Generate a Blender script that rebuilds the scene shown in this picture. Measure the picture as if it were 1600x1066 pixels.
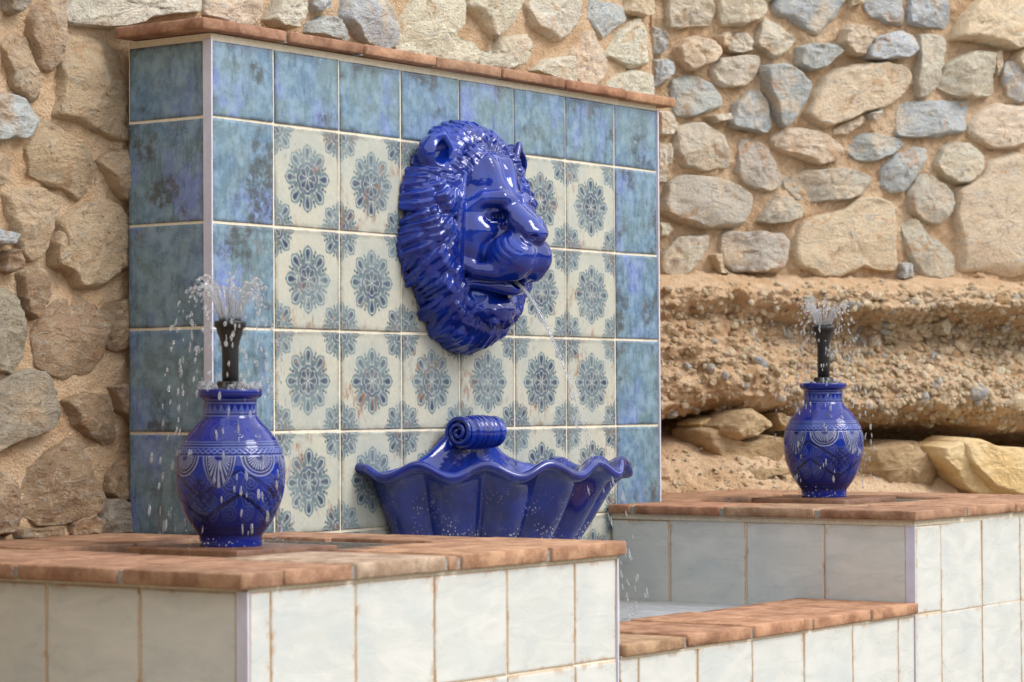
import bpy, math, random
import numpy as np
from mathutils import Matrix, Vector

for _o in list(bpy.data.objects):
    bpy.data.objects.remove(_o, do_unlink=True)
SC = bpy.context.scene
COL = SC.collection
rng = np.random.default_rng(11)
random.seed(11)

# ------------------------------------------------------------------ camera
# world: X runs along the tiled backsplash to the right, Y goes into its wall, Z is up.
CAM_POS = (-3.6996, -3.3709, -0.5455)
F_PX, PITCH, YAW, ROLL = 4132.274, 0.0234, 0.9474, -0.0056
def _cam():
    cy, sy = math.cos(YAW), math.sin(YAW)
    f = Vector((sy * math.cos(PITCH), cy * math.cos(PITCH), math.sin(PITCH)))
    r = Vector((cy, -sy, 0)); u = r.cross(f)
    r2 = r * math.cos(ROLL) + u * math.sin(ROLL)
    u2 = -r * math.sin(ROLL) + u * math.cos(ROLL)
    cd = bpy.data.cameras.new('camera')
    cd.sensor_width = 36.0; cd.sensor_fit = 'HORIZONTAL'
    cd.lens = F_PX / 1600 * 36.0
    cd.clip_start = 0.1; cd.clip_end = 500
    cd.dof.use_dof = True; cd.dof.focus_distance = 5.55; cd.dof.aperture_fstop = 8.0
    o = bpy.data.objects.new('camera', cd); COL.objects.link(o)
    m = Matrix((r2, u2, -f)).transposed().to_4x4(); m.translation = Vector(CAM_POS)
    o.matrix_world = m
    SC.camera = o
_cam()

# ------------------------------------------------------------------ sky, sun, exposure
SUN_DIR = Vector((0.17, -0.68, 0.70)).normalized()          # towards the sun
W = bpy.data.worlds.new('World'); SC.world = W; W.use_nodes = True
_nt = W.node_tree; _nt.nodes.clear()
_sky = _nt.nodes.new('ShaderNodeTexSky'); _sky.sky_type = 'NISHITA'; _sky.sun_disc = False
_sky.sun_elevation = math.asin(SUN_DIR.z)
_sky.sun_rotation = math.atan2(SUN_DIR.x, SUN_DIR.y)
_sky.air_density = 1.0; _sky.dust_density = 3.0; _sky.ozone_density = 1.0
_mix = _nt.nodes.new('ShaderNodeMixRGB'); _mix.inputs[0].default_value = 0.80      # thin even cloud takes most of the blue out
_mix.inputs[2].default_value = (10.0, 10.35, 10.9, 1)
_bg = _nt.nodes.new('ShaderNodeBackground'); _bg.inputs[1].default_value = 0.135
_wo = _nt.nodes.new('ShaderNodeOutputWorld')
_nt.links.new(_sky.outputs[0], _mix.inputs[1]); _nt.links.new(_mix.outputs[0], _bg.inputs[0]); _nt.links.new(_bg.outputs[0], _wo.inputs[0])
_sd = bpy.data.lights.new('sun', 'SUN'); _sd.energy = 1.4; _sd.angle = math.radians(24); _sd.color = (1.0, 0.985, 0.965)
_so = bpy.data.objects.new('sun', _sd); COL.objects.link(_so)
_so.rotation_euler = SUN_DIR.to_track_quat('Z', 'Y').to_euler(); _so.location = SUN_DIR * 20
SC.view_settings.view_transform = 'Standard'; SC.view_settings.look = 'None'
SC.view_settings.exposure = 0.56; SC.view_settings.gamma = 1.0
SC.view_settings.use_curve_mapping = False
SC.render.engine = 'CYCLES'
SC.cycles.max_bounces = 8; SC.cycles.transparent_max_bounces = 16
SC.cycles.caustics_reflective = False; SC.cycles.caustics_refractive = False
SC.cycles.use_denoising = True

# ------------------------------------------------------------------ numpy noise
def _hash(ix, iy, iz, seed):
    h = (ix.astype(np.int64) * 374761393 + iy.astype(np.int64) * 668265263 + iz.astype(np.int64) * 2147483647 + seed * 144665) & 0xFFFFFFFF
    h = ((h ^ (h >> 13)) * 1274126177) & 0xFFFFFFFF
    h = h ^ (h >> 16)
    return (h & 0xFFFFFF) / float(0xFFFFFF)
def vnoise(p, seed=0):
    p = np.asarray(p, float); i = np.floor(p).astype(np.int64); f = p - i
    f = f * f * (3 - 2 * f); out = 0
    for dx in (0, 1):
        wx = f[..., 0] if dx else 1 - f[..., 0]
        for dy in (0, 1):
            wy = f[..., 1] if dy else 1 - f[..., 1]
            for dz in (0, 1):
                wz = f[..., 2] if dz else 1 - f[..., 2]
                out = out + wx * wy * wz * _hash(i[..., 0] + dx, i[..., 1] + dy, i[..., 2] + dz, seed)
    return out * 2 - 1
def fbm(p, octaves=4, seed=0, gain=0.5, ridged=False):
    p = np.asarray(p, float); a, s, t = 1.0, 0.0, 0.0
    for k in range(octaves):
        n = vnoise(p, seed + k)
        if ridged: n = 1 - 2 * np.abs(n)
        s = s + a * n; t += a; a *= gain; p = p * 2.03 + 17.1
    return s / t
def sstep(a, b, x):
    t = np.clip((np.asarray(x, float) - a) / (b - a), 0, 1); return t * t * (3 - 2 * t)

# ------------------------------------------------------------------ object helpers
def tag(o, label=None, cat=None, group=None, kind=None):
    if label: o['label'] = label
    if cat: o['category'] = cat
    if group: o['group'] = group
    if kind: o['kind'] = kind
    return o
def empty(name, loc, label, cat, group=None, rz=0.0):
    o = bpy.data.objects.new(name, None); COL.objects.link(o)
    o.location = loc; o.rotation_euler = (0, 0, rz); o.empty_display_size = 0.05
    return tag(o, label, cat, group)
def link(name, me, parent=None, loc=(0, 0, 0), rot=(0, 0, 0), wl=True):
    o = bpy.data.objects.new(name, me); COL.objects.link(o)
    o.location = loc; o.rotation_euler = rot
    if parent is not None:
        o.parent = parent
        if wl: o.location = Vector(loc) - Vector(parent.location)
    return o
def mk(name, v, f, mat, smooth=True, attrs=None):
    """v (n,3); f list/array of faces -> mesh datablock"""
    me = bpy.data.meshes.new(name)
    v = np.asarray(v, dtype=np.float32)
    if isinstance(f, np.ndarray):
        nf, k = f.shape
        me.vertices.add(len(v)); me.vertices.foreach_set('co', v.ravel())
        me.loops.add(nf * k); me.loops.foreach_set('vertex_index', f.astype(np.int32).ravel())
        me.polygons.add(nf)
        me.polygons.foreach_set('loop_start', np.arange(0, nf * k, k, dtype=np.int32))
        me.polygons.foreach_set('loop_total', np.full(nf, k, dtype=np.int32))
        me.update(calc_edges=True); me.validate()
    else:
        me.from_pydata([tuple(map(float, q)) for q in v], [], f); me.update()
    if smooth: me.polygons.foreach_set('use_smooth', np.ones(len(me.polygons), dtype=bool))
    if mat: me.materials.append(mat)
    for nme, a in (attrs or {}).items():
        a = np.asarray(a, np.float32)
        if a.ndim == 1:
            at = me.attributes.new(nme, 'FLOAT', 'POINT'); at.data.foreach_set('value', a)
        else:
            if a.shape[1] == 3: a = np.concatenate([a, np.ones((len(a), 1), np.float32)], 1)
            at = me.attributes.new(nme, 'FLOAT_COLOR', 'POINT'); at.data.foreach_set('color', a.ravel())
    return me
def grid_faces(nu, nv, wrap_u=False):
    """vertex index = iu*nv + iv"""
    iu = np.arange(nu if wrap_u else nu - 1); iv = np.arange(nv - 1)
    A, B = np.meshgrid(iu, iv, indexing='ij'); A2 = (A + 1) % nu
    return np.stack([A * nv + B, A2 * nv + B, A2 * nv + B + 1, A * nv + B + 1], -1).reshape(-1, 4)
BOXF = [(0, 3, 2, 1), (4, 5, 6, 7), (0, 1, 5, 4), (1, 2, 6, 5), (2, 3, 7, 6), (3, 0, 4, 7)]
def boxv(a, b):
    (x0, y0, z0), (x1, y1, z1) = a, b
    return [(x0, y0, z0), (x1, y0, z0), (x1, y1, z0), (x0, y1, z0), (x0, y0, z1), (x1, y0, z1), (x1, y1, z1), (x0, y1, z1)]
def boxes(name, bl, mat, parent):
    v, f = [], []
    for a, b in bl:
        n = len(v); v += boxv(a, b); f += [tuple(i + n for i in q) for q in BOXF]
    off = Vector(parent.location) if parent is not None else Vector((0, 0, 0))
    v = np.array(v) - np.array(off)
    return link(name, mk(name, v, f, mat, smooth=False), parent, wl=False)
def lathe(prof, n=48, axis_cap=True):
    prof = np.asarray(prof, float); th = np.linspace(0, 2 * np.pi, n, endpoint=False)
    v = np.stack([np.outer(np.cos(th), prof[:, 0]), np.outer(np.sin(th), prof[:, 0]), np.tile(prof[:, 1], (n, 1))], -1).reshape(-1, 3)
    return v, grid_faces(n, len(prof), True)
def tube(path, rad, n=8, cap=True):
    path = np.asarray(path, float); m = len(path)
    rad = np.broadcast_to(np.asarray(rad, float), (m,))
    t = np.gradient(path, axis=0); t /= np.linalg.norm(t, axis=1, keepdims=True) + 1e-12
    up = np.array([0.31, 0.17, 0.93]); a = np.cross(t, up); a /= np.linalg.norm(a, axis=1, keepdims=True) + 1e-9
    b = np.cross(t, a); th = np.linspace(0, 2 * np.pi, n, endpoint=False)
    v = path[:, None] + rad[:, None, None] * (np.cos(th)[None, :, None] * a[:, None] + np.sin(th)[None, :, None] * b[:, None])
    v = v.reshape(-1, 3); f = []
    for i in range(m - 1):
        for j in range(n):
            k = (j + 1) % n; f.append((i * n + j, i * n + k, (i + 1) * n + k, (i + 1) * n + j))
    if cap:
        f.append(tuple(range(n - 1, -1, -1))); f.append(tuple((m - 1) * n + j for j in range(n)))
    return v, f
class Soup:
    def __init__(s): s.v, s.f, s.n = [], [], 0
    def add(s, v, f):
        v = np.asarray(v, float); s.v.append(v); s.f += [tuple(int(i) + s.n for i in q) for q in f]; s.n += len(v)
    def mesh(s, name, mat, smooth=True, off=(0, 0, 0)):
        return mk(name, np.concatenate(s.v) - np.array(off), s.f, mat, smooth)

# ------------------------------------------------------------------ materials
def srgb(r, g, b):
    return tuple(((c / 255) / 12.92 if c / 255 <= 0.04045 else ((c / 255 + 0.055) / 1.055) ** 2.4) for c in (r, g, b)) + (1.0,)
class NT:
    def __init__(s, name):
        s.m = bpy.data.materials.new(name); s.m.use_nodes = True
        s.t = s.m.node_tree; s.t.nodes.clear()
        s.out = s.t.nodes.new('ShaderNodeOutputMaterial')
        s.b = s.t.nodes.new('ShaderNodeBsdfPrincipled'); s.t.links.new(s.b.outputs[0], s.out.inputs[0])
    def n(s, typ, **kw):
        d = s.t.nodes.new(typ)
        for k, v in kw.items(): setattr(d, k, v)
        return d
    def l(s, a, b): s.t.links.new(a, b); return a
    def inp(s, sock, v):
        if hasattr(v, 'node'): s.t.links.new(v, sock)
        else: sock.default_value = v
    def coord(s, kind='Object', scale=(1, 1, 1), rand=0.0):
        c = s.n('ShaderNodeTexCoord').outputs[kind] if kind != 'World' else s.n('ShaderNodeNewGeometry').outputs['Position']
        mp = s.n('ShaderNodeMapping'); s.l(c, mp.inputs[0]); mp.inputs['Scale'].default_value = scale
        if rand:
            oi = s.n('ShaderNodeObjectInfo'); mu = s.n('ShaderNodeVectorMath', operation='SCALE')
            cb = s.n('ShaderNodeCombineXYZ'); s.l(oi.outputs['Random'], cb.inputs[0])
            m2 = s.math('MULTIPLY', oi.outputs['Random'], 7.31); s.l(m2, cb.inputs[1]); m3 = s.math('MULTIPLY', oi.outputs['Random'], 3.77); s.l(m3, cb.inputs[2])
            s.l(cb.outputs[0], mu.inputs[0]); mu.inputs['Scale'].default_value = rand
            s.l(mu.outputs[0], mp.inputs['Location'])
        return mp.outputs[0]
    def noise(s, vec, scale, detail=4, rough=0.55, dist=0.0):
        d = s.n('ShaderNodeTexNoise'); s.l(vec, d.inputs['Vector']); d.inputs['Scale'].default_value = scale
        d.inputs['Detail'].default_value = detail; d.inputs['Roughness'].default_value = rough; d.inputs['Distortion'].default_value = dist
        return d.outputs['Fac']
    def voro(s, vec, scale, feature='F1'):
        d = s.n('ShaderNodeTexVoronoi', feature=feature); s.l(vec, d.inputs['Vector']); d.inputs['Scale'].default_value = scale
        return d.outputs['Distance']
    def ramp(s, fac, a, b, c0=0.0, c1=1.0):
        d = s.n('ShaderNodeMapRange'); s.inp(d.inputs[0], fac); d.inputs[1].default_value = a; d.inputs[2].default_value = b
        d.inputs[3].default_value = c0; d.inputs[4].default_value = c1; d.clamp = True; d.interpolation_type = 'SMOOTHSTEP'
        return d.outputs[0]
    def mix(s, fac, a, b, mode='MIX'):
        d = s.n('ShaderNodeMixRGB', blend_type=mode); s.inp(d.inputs[0], fac); s.inp(d.inputs[1], a); s.inp(d.inputs[2], b)
        return d.outputs[0]
    def math(s, op, a, b=0.0, c=None):
        d = s.n('ShaderNodeMath', operation=op); s.inp(d.inputs[0], a); s.inp(d.inputs[1], b)
        if c is not None: s.inp(d.inputs[2], c)
        return d.outputs[0]
    def attr(s, name, out='Color'):
        d = s.n('ShaderNodeAttribute', attribute_name=name); return d.outputs[out]
    def bump(s, h, strength=0.3, dist=0.005):
        d = s.n('ShaderNodeBump'); s.inp(d.inputs['Height'], h); d.inputs['Strength'].default_value = strength; d.inputs['Distance'].default_value = dist
        s.l(d.outputs[0], s.b.inputs['Normal']); return d
    def set(s, **kw):
        for k, v in kw.items(): s.inp(s.b.inputs[k.replace('_', ' ')], v)
        return s

def m_glaze():
    t = NT('cobalt_glaze'); c = t.coord('Object')
    n = t.noise(c, 14, 3); n2 = t.noise(c, 90, 3, 0.6)
    col = t.mix(t.ramp(n, .35, .7), (0.003, 0.013, 0.16, 1), (0.005, 0.033, 0.31, 1))
    col = t.mix(t.ramp(n2, .66, .74, 0, .5), col, (0.003, 0.006, 0.06, 1))
    t.set(Base_Color=col, Roughness=0.06, IOR=1.52, Coat_Weight=0.2, Coat_Roughness=0.02)
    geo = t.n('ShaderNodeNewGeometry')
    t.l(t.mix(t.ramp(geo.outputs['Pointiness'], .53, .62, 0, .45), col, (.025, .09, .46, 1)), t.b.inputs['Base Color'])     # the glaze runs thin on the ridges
    t.bump(t.math('ADD', t.noise(c, 26, 2), t.math('MULTIPLY', t.noise(c, 80, 2), .25)), 0.30, 0.006); return t.m
def m_glaze_worn():
    t = NT('cobalt_glaze_limescale'); c = t.coord('Object'); w = t.coord('World')
    n = t.noise(c, 12, 3)
    col = t.mix(t.ramp(n, .35, .7), (0.004, 0.010, 0.13, 1), (0.007, 0.024, 0.25, 1))
    v = t.voro(t.coord('Object', (1, 1, .45)), 160); patch = t.ramp(t.noise(c, 16, 3, .6), .44, .60)
    sep = t.n('ShaderNodeSeparateXYZ'); t.l(w, sep.inputs[0])
    low = t.ramp(sep.outputs[2], -0.82, -0.70, 1, 0)
    spk = t.math('MULTIPLY', t.math('MULTIPLY', t.ramp(v, .20, .30, 1, 0), patch), low)
    fine = t.math('MULTIPLY', t.ramp(t.noise(t.coord('Object', (1, 1, .3)), 240, 2, .7), .66, .74), t.math('MULTIPLY', patch, low))
    film = t.math('MULTIPLY', t.ramp(t.noise(t.coord('Object', (1, 1, .2)), 30, 4, .6), .5, .8, 0, .12), 1.0)
    col = t.mix(film, col, (.35, .36, .42, 1))
    mask = t.math('MAXIMUM', spk, fine)
    col = t.mix(mask, col, (.62, .60, .58, 1))
    t.set(Base_Color=col, Roughness=t.math('ADD', t.math('MULTIPLY', mask, .5), .09), IOR=1.52, Coat_Weight=0.3, Coat_Roughness=0.04)
    t.bump(t.noise(c, 45, 2), 0.1, 0.002); return t.m
def m_vase():
    t = NT('engraved_vase_glaze'); c = t.coord('Object')
    n = t.noise(c, 18, 3)
    col = t.mix(t.ramp(n, .3, .75, 0, .45), t.attr('col'), (0.004, 0.011, 0.15, 1))
    t.set(Base_Color=col, Roughness=0.08, IOR=1.48, Coat_Weight=0.08, Coat_Roughness=0.04)
    t.bump(t.noise(c, 70, 3), 0.15, 0.002); return t.m
def m_tile_pattern():
    t = NT('printed_rosette_tile'); c = t.coord('Object', rand=37.0); o = t.coord('Object')
    base = t.attr('col')
    wash = t.ramp(t.noise(c, 9, 5, .6), .38, .62)
    col = t.mix(t.math('MULTIPLY', wash, .36), base, srgb(146, 160, 160))
    rub = t.ramp(t.noise(c, 45, 5, .7), .50, .72)
    col = t.mix(t.math('MULTIPLY', rub, .38), col, srgb(196, 194, 178))
    rust = t.math('MULTIPLY', t.ramp(t.noise(c, 11, 3, .6), .52, .64), t.ramp(t.noise(t.coord('Object', (1, 1, .45), rand=21.0), 70, 4, .7), .48, .66))
    col = t.mix(t.math('MULTIPLY', rust, .8), col, srgb(138, 98, 72))
    spk = t.ramp(t.noise(c, 320, 2, .8), .62, .75)
    col = t.mix(t.math('MULTIPLY', spk, .3), col, srgb(118, 116, 106))
    edge = t.math('MULTIPLY', t.attr('edge', 'Fac'), t.ramp(t.noise(c, 30, 4, .7), .35, .6))
    col = t.mix(t.math('MULTIPLY', edge, .6), col, srgb(112, 104, 92))
    t.set(Base_Color=col, Roughness=t.ramp(t.noise(c, 30, 3), .3, .7, .28, .5), Specular_IOR_Level=.45)
    t.bump(t.noise(c, 60, 4), 0.15, 0.002); return t.m
def m_tile_blue():
    t = NT('mottled_blue_tile'); c = t.coord('Object', rand=53.0)
    n1 = t.noise(c, 7, 5, .6, .6); n2 = t.noise(t.coord('Object', (1, 1, .6), rand=31.0), 10, 5, .65); n3 = t.noise(c, 34, 6, .72)
    col = t.mix(t.ramp(n1, .36, .60), srgb(96, 124, 148), srgb(106, 128, 134))
    col = t.mix(t.ramp(n2, .50, .66, 0, .9), col, srgb(112, 128, 182))
    col = t.mix(t.ramp(n3, .42, .64, 0, .5), col, srgb(146, 172, 190))
    streak = t.noise(t.coord('Object', (1, 1, .18), rand=77.0), 60, 4, .7)
    col = t.mix(t.ramp(streak, .52, .68, 0, .6), col, srgb(66, 90, 106))
    dk = t.math('MULTIPLY', t.ramp(t.noise(c, 9, 3, .55), .54, .64), t.ramp(t.noise(c, 60, 5, .75), .38, .56))
    col = t.mix(t.math('MULTIPLY', dk, .85), col, srgb(70, 74, 74))
    ru = t.math('MULTIPLY', t.ramp(t.noise(t.coord('Object', (1, 1, .5), rand=91.0), 8, 3, .6), .56, .66), t.ramp(t.noise(t.coord('Object', (1, 1, .3), rand=19.0), 70, 5, .75), .46, .62))
    col = t.mix(t.math('MULTIPLY', ru, .6), col, srgb(104, 88, 74))
    ed = t.math('MULTIPLY', t.attr('edge', 'Fac'), t.ramp(t.noise(c, 14, 4, .7), .42, .6))
    col = t.mix(t.math('MULTIPLY', ed, .7), col, srgb(70, 76, 80))
    spk = t.ramp(t.noise(c, 260, 2, .8), .66, .76)
    col = t.mix(t.math('MULTIPLY', spk, .5), col, srgb(58, 78, 110))
    t.set(Base_Color=col, Roughness=t.ramp(n3, .3, .7, .2, .42), Specular_IOR_Level=.5)
    t.bump(t.noise(c, 40, 5), 0.2, 0.002); return t.m
def m_tile_white():
    t = NT('handmade_white_tile'); c = t.coord('Object', rand=61.0)
    wav = t.noise(t.coord('Object', (.35, 1, 1), rand=41.0), 26, 4, .6, .8)
    n2 = t.noise(c, 9, 4, .6)
    col = t.mix(t.ramp(wav, .35, .68), srgb(196, 197, 191), srgb(208, 207, 200))
    col = t.mix(t.ramp(n2, .45, .7, 0, .45), col, srgb(180, 187, 187))
    e = t.attr('edge', 'Fac')
    col = t.mix(t.math('MULTIPLY', t.ramp(e, .62, .9), t.ramp(t.noise(c, 20, 4, .7), .34, .52, .12, .75)), col, srgb(188, 158, 122))
    ed = t.math('MULTIPLY', e, t.ramp(t.noise(c, 22, 4, .7), .53, .63))
    col = t.mix(t.math('MULTIPLY', ed, .85), col, srgb(172, 136, 98))
    sm = t.math('MULTIPLY', t.ramp(t.noise(c, 13, 3, .6), .58, .72), t.ramp(t.noise(c, 80, 3, .7), .5, .7))
    col = t.mix(t.math('MULTIPLY', sm, .25), col, srgb(206, 190, 160))
    t.set(Base_Color=col, Roughness=t.ramp(wav, .3, .7, .25, .42), Specular_IOR_Level=.45)
    t.bump(t.math('ADD', wav, t.math('MULTIPLY', n2, .8)), 0.28, 0.004); return t.m
def m_simple(name, col, rough=.8, nscale=60, var=.25, bump=.3, bdist=.003, spec=.3, col2=None):
    t = NT(name); c = t.coord('World')
    n = t.noise(c, nscale, 5, .65)
    c2 = col2 or tuple(x * (1 - var) for x in col[:3]) + (1,)
    t.set(Base_Color=t.mix(t.ramp(n, .32, .68), c2, col), Roughness=rough, Specular_IOR_Level=spec)
    if bump: t.bump(n, bump, bdist)
    return t.m
def m_brick():
    t = NT('terracotta_brick'); c = t.coord('World'); oi = t.n('ShaderNodeObjectInfo')
    n1 = t.noise(c, 22, 5, .65); n2 = t.noise(c, 180, 4, .75)
    col = t.mix(t.ramp(n1, .33, .68), srgb(138, 102, 78), srgb(180, 143, 114))
    col = t.mix(1.0, col, oi.outputs['Color'], 'MULTIPLY')
    col = t.mix(t.ramp(n2, .55, .72, 0, .45), col, srgb(112, 74, 58))
    col = t.mix(t.ramp(t.noise(c, 40, 4, .7), .58, .75, 0, .35), col, srgb(186, 170, 150))
    wn = t.noise(c, 9, 4, .6); wet = 0.0
    for (px, py) in ((-.232, -.270), (1.905, -.262)):            # splashed bricks stay wet round each jar
        d = t.n('ShaderNodeVectorMath', operation='DISTANCE'); sc = t.n('ShaderNodeVectorMath', operation='MULTIPLY'); t.l(c, sc.inputs[0]); sc.inputs[1].default_value = (1, 1, 0)
        t.l(sc.outputs[0], d.inputs[0]); d.inputs[1].default_value = (px, py, 0)
        wet = t.math('ADD', wet, t.ramp(t.math('ADD', d.outputs['Value'], t.math('MULTIPLY', wn, .32)), .34, .48, 1, 0))
    col = t.mix(t.math('MULTIPLY', wet, .85), col, t.mix(1.0, col, (.42, .36, .34, 1), 'MULTIPLY'))
    t.set(Base_Color=col, Roughness=t.math('SUBTRACT', .85, t.math('MULTIPLY', wet, .5)), Specular_IOR_Level=.3)
    t.bump(t.math('ADD', n2, t.math('MULTIPLY', n1, 1.5)), .6, .004); return t.m
def m_stone(name='wall_stone', tan=(234, 210, 178), grey=(182, 187, 188), pale=(232, 216, 186), rust=(204, 150, 96), dark=(150, 128, 102)):
    t = NT(name); c = t.coord('World'); oi = t.n('ShaderNodeObjectInfo')
    n1 = t.noise(c, 8, 5, .62, .5); n2 = t.noise(c, 48, 7, .74); n3 = t.noise(t.coord('World', (1, 1, 2.4)), 26, 6, .68, 1.2); n4 = t.noise(c, 190, 4, .75)
    col = oi.outputs['Color']
    col = t.mix(t.ramp(n1, .50, .62, 0, .60), col, srgb(*tan))
    col = t.mix(t.ramp(n3, .53, .66, 0, .55), col, srgb(*grey))
    col = t.mix(t.ramp(n2, .50, .66, 0, .50), col, srgb(*pale))
    col = t.mix(t.ramp(t.noise(c, 15, 5, .66, .8), .56, .66, 0, .50), col, srgb(*rust))
    col = t.mix(t.ramp(n4, .52, .68, 0, .50), col, srgb(*dark))
    pit = t.ramp(t.noise(c, 75, 4, .7), .62, .72)
    col = t.mix(t.math('MULTIPLY', pit, .5), col, srgb(int(dark[0] * .8), int(dark[1] * .78), int(dark[2] * .74)))
    t.set(Base_Color=col, Roughness=.9, Specular_IOR_Level=.2)
    h = t.math('ADD', t.math('ADD', t.math('MULTIPLY', n3, 1.0), n2), t.math('MULTIPLY', n4, .5))
    t.bump(t.math('SUBTRACT', h, t.math('MULTIPLY', pit, .5)), 1.0, .011); return t.m
def m_rock(name, a, b, g):
    t = NT(name); c = t.coord('World')
    n1 = t.noise(c, 7, 5, .6, .6); n2 = t.noise(c, 42, 7, .74); n3 = t.noise(t.coord('World', (1, 1, 3.0)), 22, 6, .7, 1.4); n4 = t.noise(c, 200, 4, .75)
    col = t.mix(t.ramp(n1, .36, .64), srgb(*a), srgb(*b))
    col = t.mix(t.ramp(n3, .54, .68, 0, .6), col, srgb(*g))
    col = t.mix(t.ramp(n2, .5, .68, 0, .4), col, srgb(min(b[0] + 14, 255), min(b[1] + 16, 255), min(b[2] + 18, 255)))
    col = t.mix(t.ramp(n4, .54, .68, 0, .4), col, srgb(int(a[0] * .72), int(a[1] * .68), int(a[2] * .62)))
    t.set(Base_Color=col, Roughness=.9, Specular_IOR_Level=.2)
    h = t.math('ADD', t.math('ADD', n3, n2), t.math('MULTIPLY', n4, .5))
    t.bump(h, .9, .010); return t.m
def m_sand(name, a, b, g=(150, 140, 125), sc=1.0):
    t = NT(name); c = t.coord('World')
    n1 = t.noise(c, 8 * sc, 5, .6); n2 = t.noise(c, 90 * sc, 5, .75); v = t.voro(c, 170 * sc); n4 = t.noise(c, 420, 3, .7)
    col = t.mix(t.ramp(n1, .35, .66), srgb(*a), srgb(*b))
    col = t.mix(t.ramp(n2, .5, .7, 0, .45), col, srgb(min(a[0] + 28, 255), min(a[1] + 34, 255), min(a[2] + 38, 255)))
    col = t.mix(t.ramp(v, .12, .22, .35, 0), col, srgb(*g))
    col = t.mix(t.ramp(n4, .58, .72, 0, .35), col, srgb(130, 92, 58))
    t.set(Base_Color=col, Roughness=.95, Specular_IOR_Level=.12)
    t.bump(t.math('ADD', t.math('ADD', n2, t.math('MULTIPLY', n4, .8)), t.math('MULTIPLY', v, .6)), .9, .009); return t.m
def m_water(name, white=0.0, rough=.03, bscale=0, bstr=.0, tint=(1, 1, 1, 1)):
    t = NT(name); t.t.nodes.remove(t.b)
    tr = t.n('ShaderNodeBsdfTransparent'); tr.inputs[0].default_value = tint
    gl = t.n('ShaderNodeBsdfGlossy'); gl.inputs['Roughness'].default_value = rough
    fr = t.n('ShaderNodeFresnel'); fr.inputs[0].default_value = 1.33
    mx = t.n('ShaderNodeMixShader'); t.l(fr.outputs[0], mx.inputs[0]); t.l(tr.outputs[0], mx.inputs[1]); t.l(gl.outputs[0], mx.inputs[2])
    last = mx
    if white:
        df = t.n('ShaderNodeBsdfDiffuse'); df.inputs[0].default_value = (.9, .92, .95, 1)
        tl = t.n('ShaderNodeBsdfTranslucent'); tl.inputs[0].default_value = (.9, .92, .95, 1)
        a = t.n('ShaderNodeMixShader'); a.inputs[0].default_value = .5; t.l(df.outputs[0], a.inputs[1]); t.l(tl.outputs[0], a.inputs[2])
        m2 = t.n('ShaderNodeMixShader'); m2.inputs[0].default_value = white; t.l(mx.outputs[0], m2.inputs[1]); t.l(a.outputs[0], m2.inputs[2]); last = m2
    if bscale:
        c = t.coord('World'); bp = t.n('ShaderNodeBump'); t.l(t.noise(c, bscale, 3, .6, .5), bp.inputs['Height'])
        bp.inputs['Strength'].default_value = bstr; bp.inputs['Distance'].default_value = .02
        t.l(bp.outputs[0], gl.inputs['Normal']); t.l(bp.outputs[0], fr.inputs['Normal'])
    t.l(last.outputs[0], t.out.inputs[0]); return t.m
M = dict(glaze=m_glaze(), worn=m_glaze_worn(), vase=m_vase(), pat=m_tile_pattern(), blue=m_tile_blue(), white=m_tile_white(),
         grout=m_simple('cream_grout', srgb(232, 222, 200), .9, 120, .14, .4),
         bead=m_simple('mortar_bead', srgb(214, 202, 180), .9, 90, .2, .5),
         trim=m_simple('lilac_white_trim', srgb(204, 203, 218), .4, 16, .14, .15, spec=.45),
         brick=m_brick(), joint=m_simple('grey_joint_mortar', srgb(164, 160, 154), .95, 130, .35, .6),
         stone=m_stone(), stonel=m_stone('brown_wall_stone', (200, 174, 142), (172, 168, 160), (216, 200, 174), (184, 142, 102), (118, 98, 78)), sandm=m_sand('sandy_wall_mortar', (214, 178, 140), (231, 202, 168)),
         bank=m_sand('clay_gravel_bank', (210, 172, 132), (232, 200, 164), (188, 172, 152)),
         bould=m_rock('brown_boulder', (172, 144, 108), (200, 172, 134), (142, 126, 104)),
         ybould=m_rock('ochre_boulder', (230, 194, 136), (240, 212, 164), (212, 184, 140)),
         black=m_simple('black_plastic', (.012, .012, .013, 1), .35, 40, .2, .1, spec=.5),
         pool=m_water('pool_water', 0.38, .05, 40, .9), drop=m_water('falling_water', .24, .04), jet=m_water('mouth_stream_water', .20, .04), still=m_water('basin_water', .04, .05, 40, .25),
         scrub=m_simple('added_hill_scrub', (.085, .085, .045, 1), .95, 1.3, .5, .6, .2),
         pave=m_simple('pale_paving', srgb(158, 150, 138), .9, 6, .15, .3))
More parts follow.
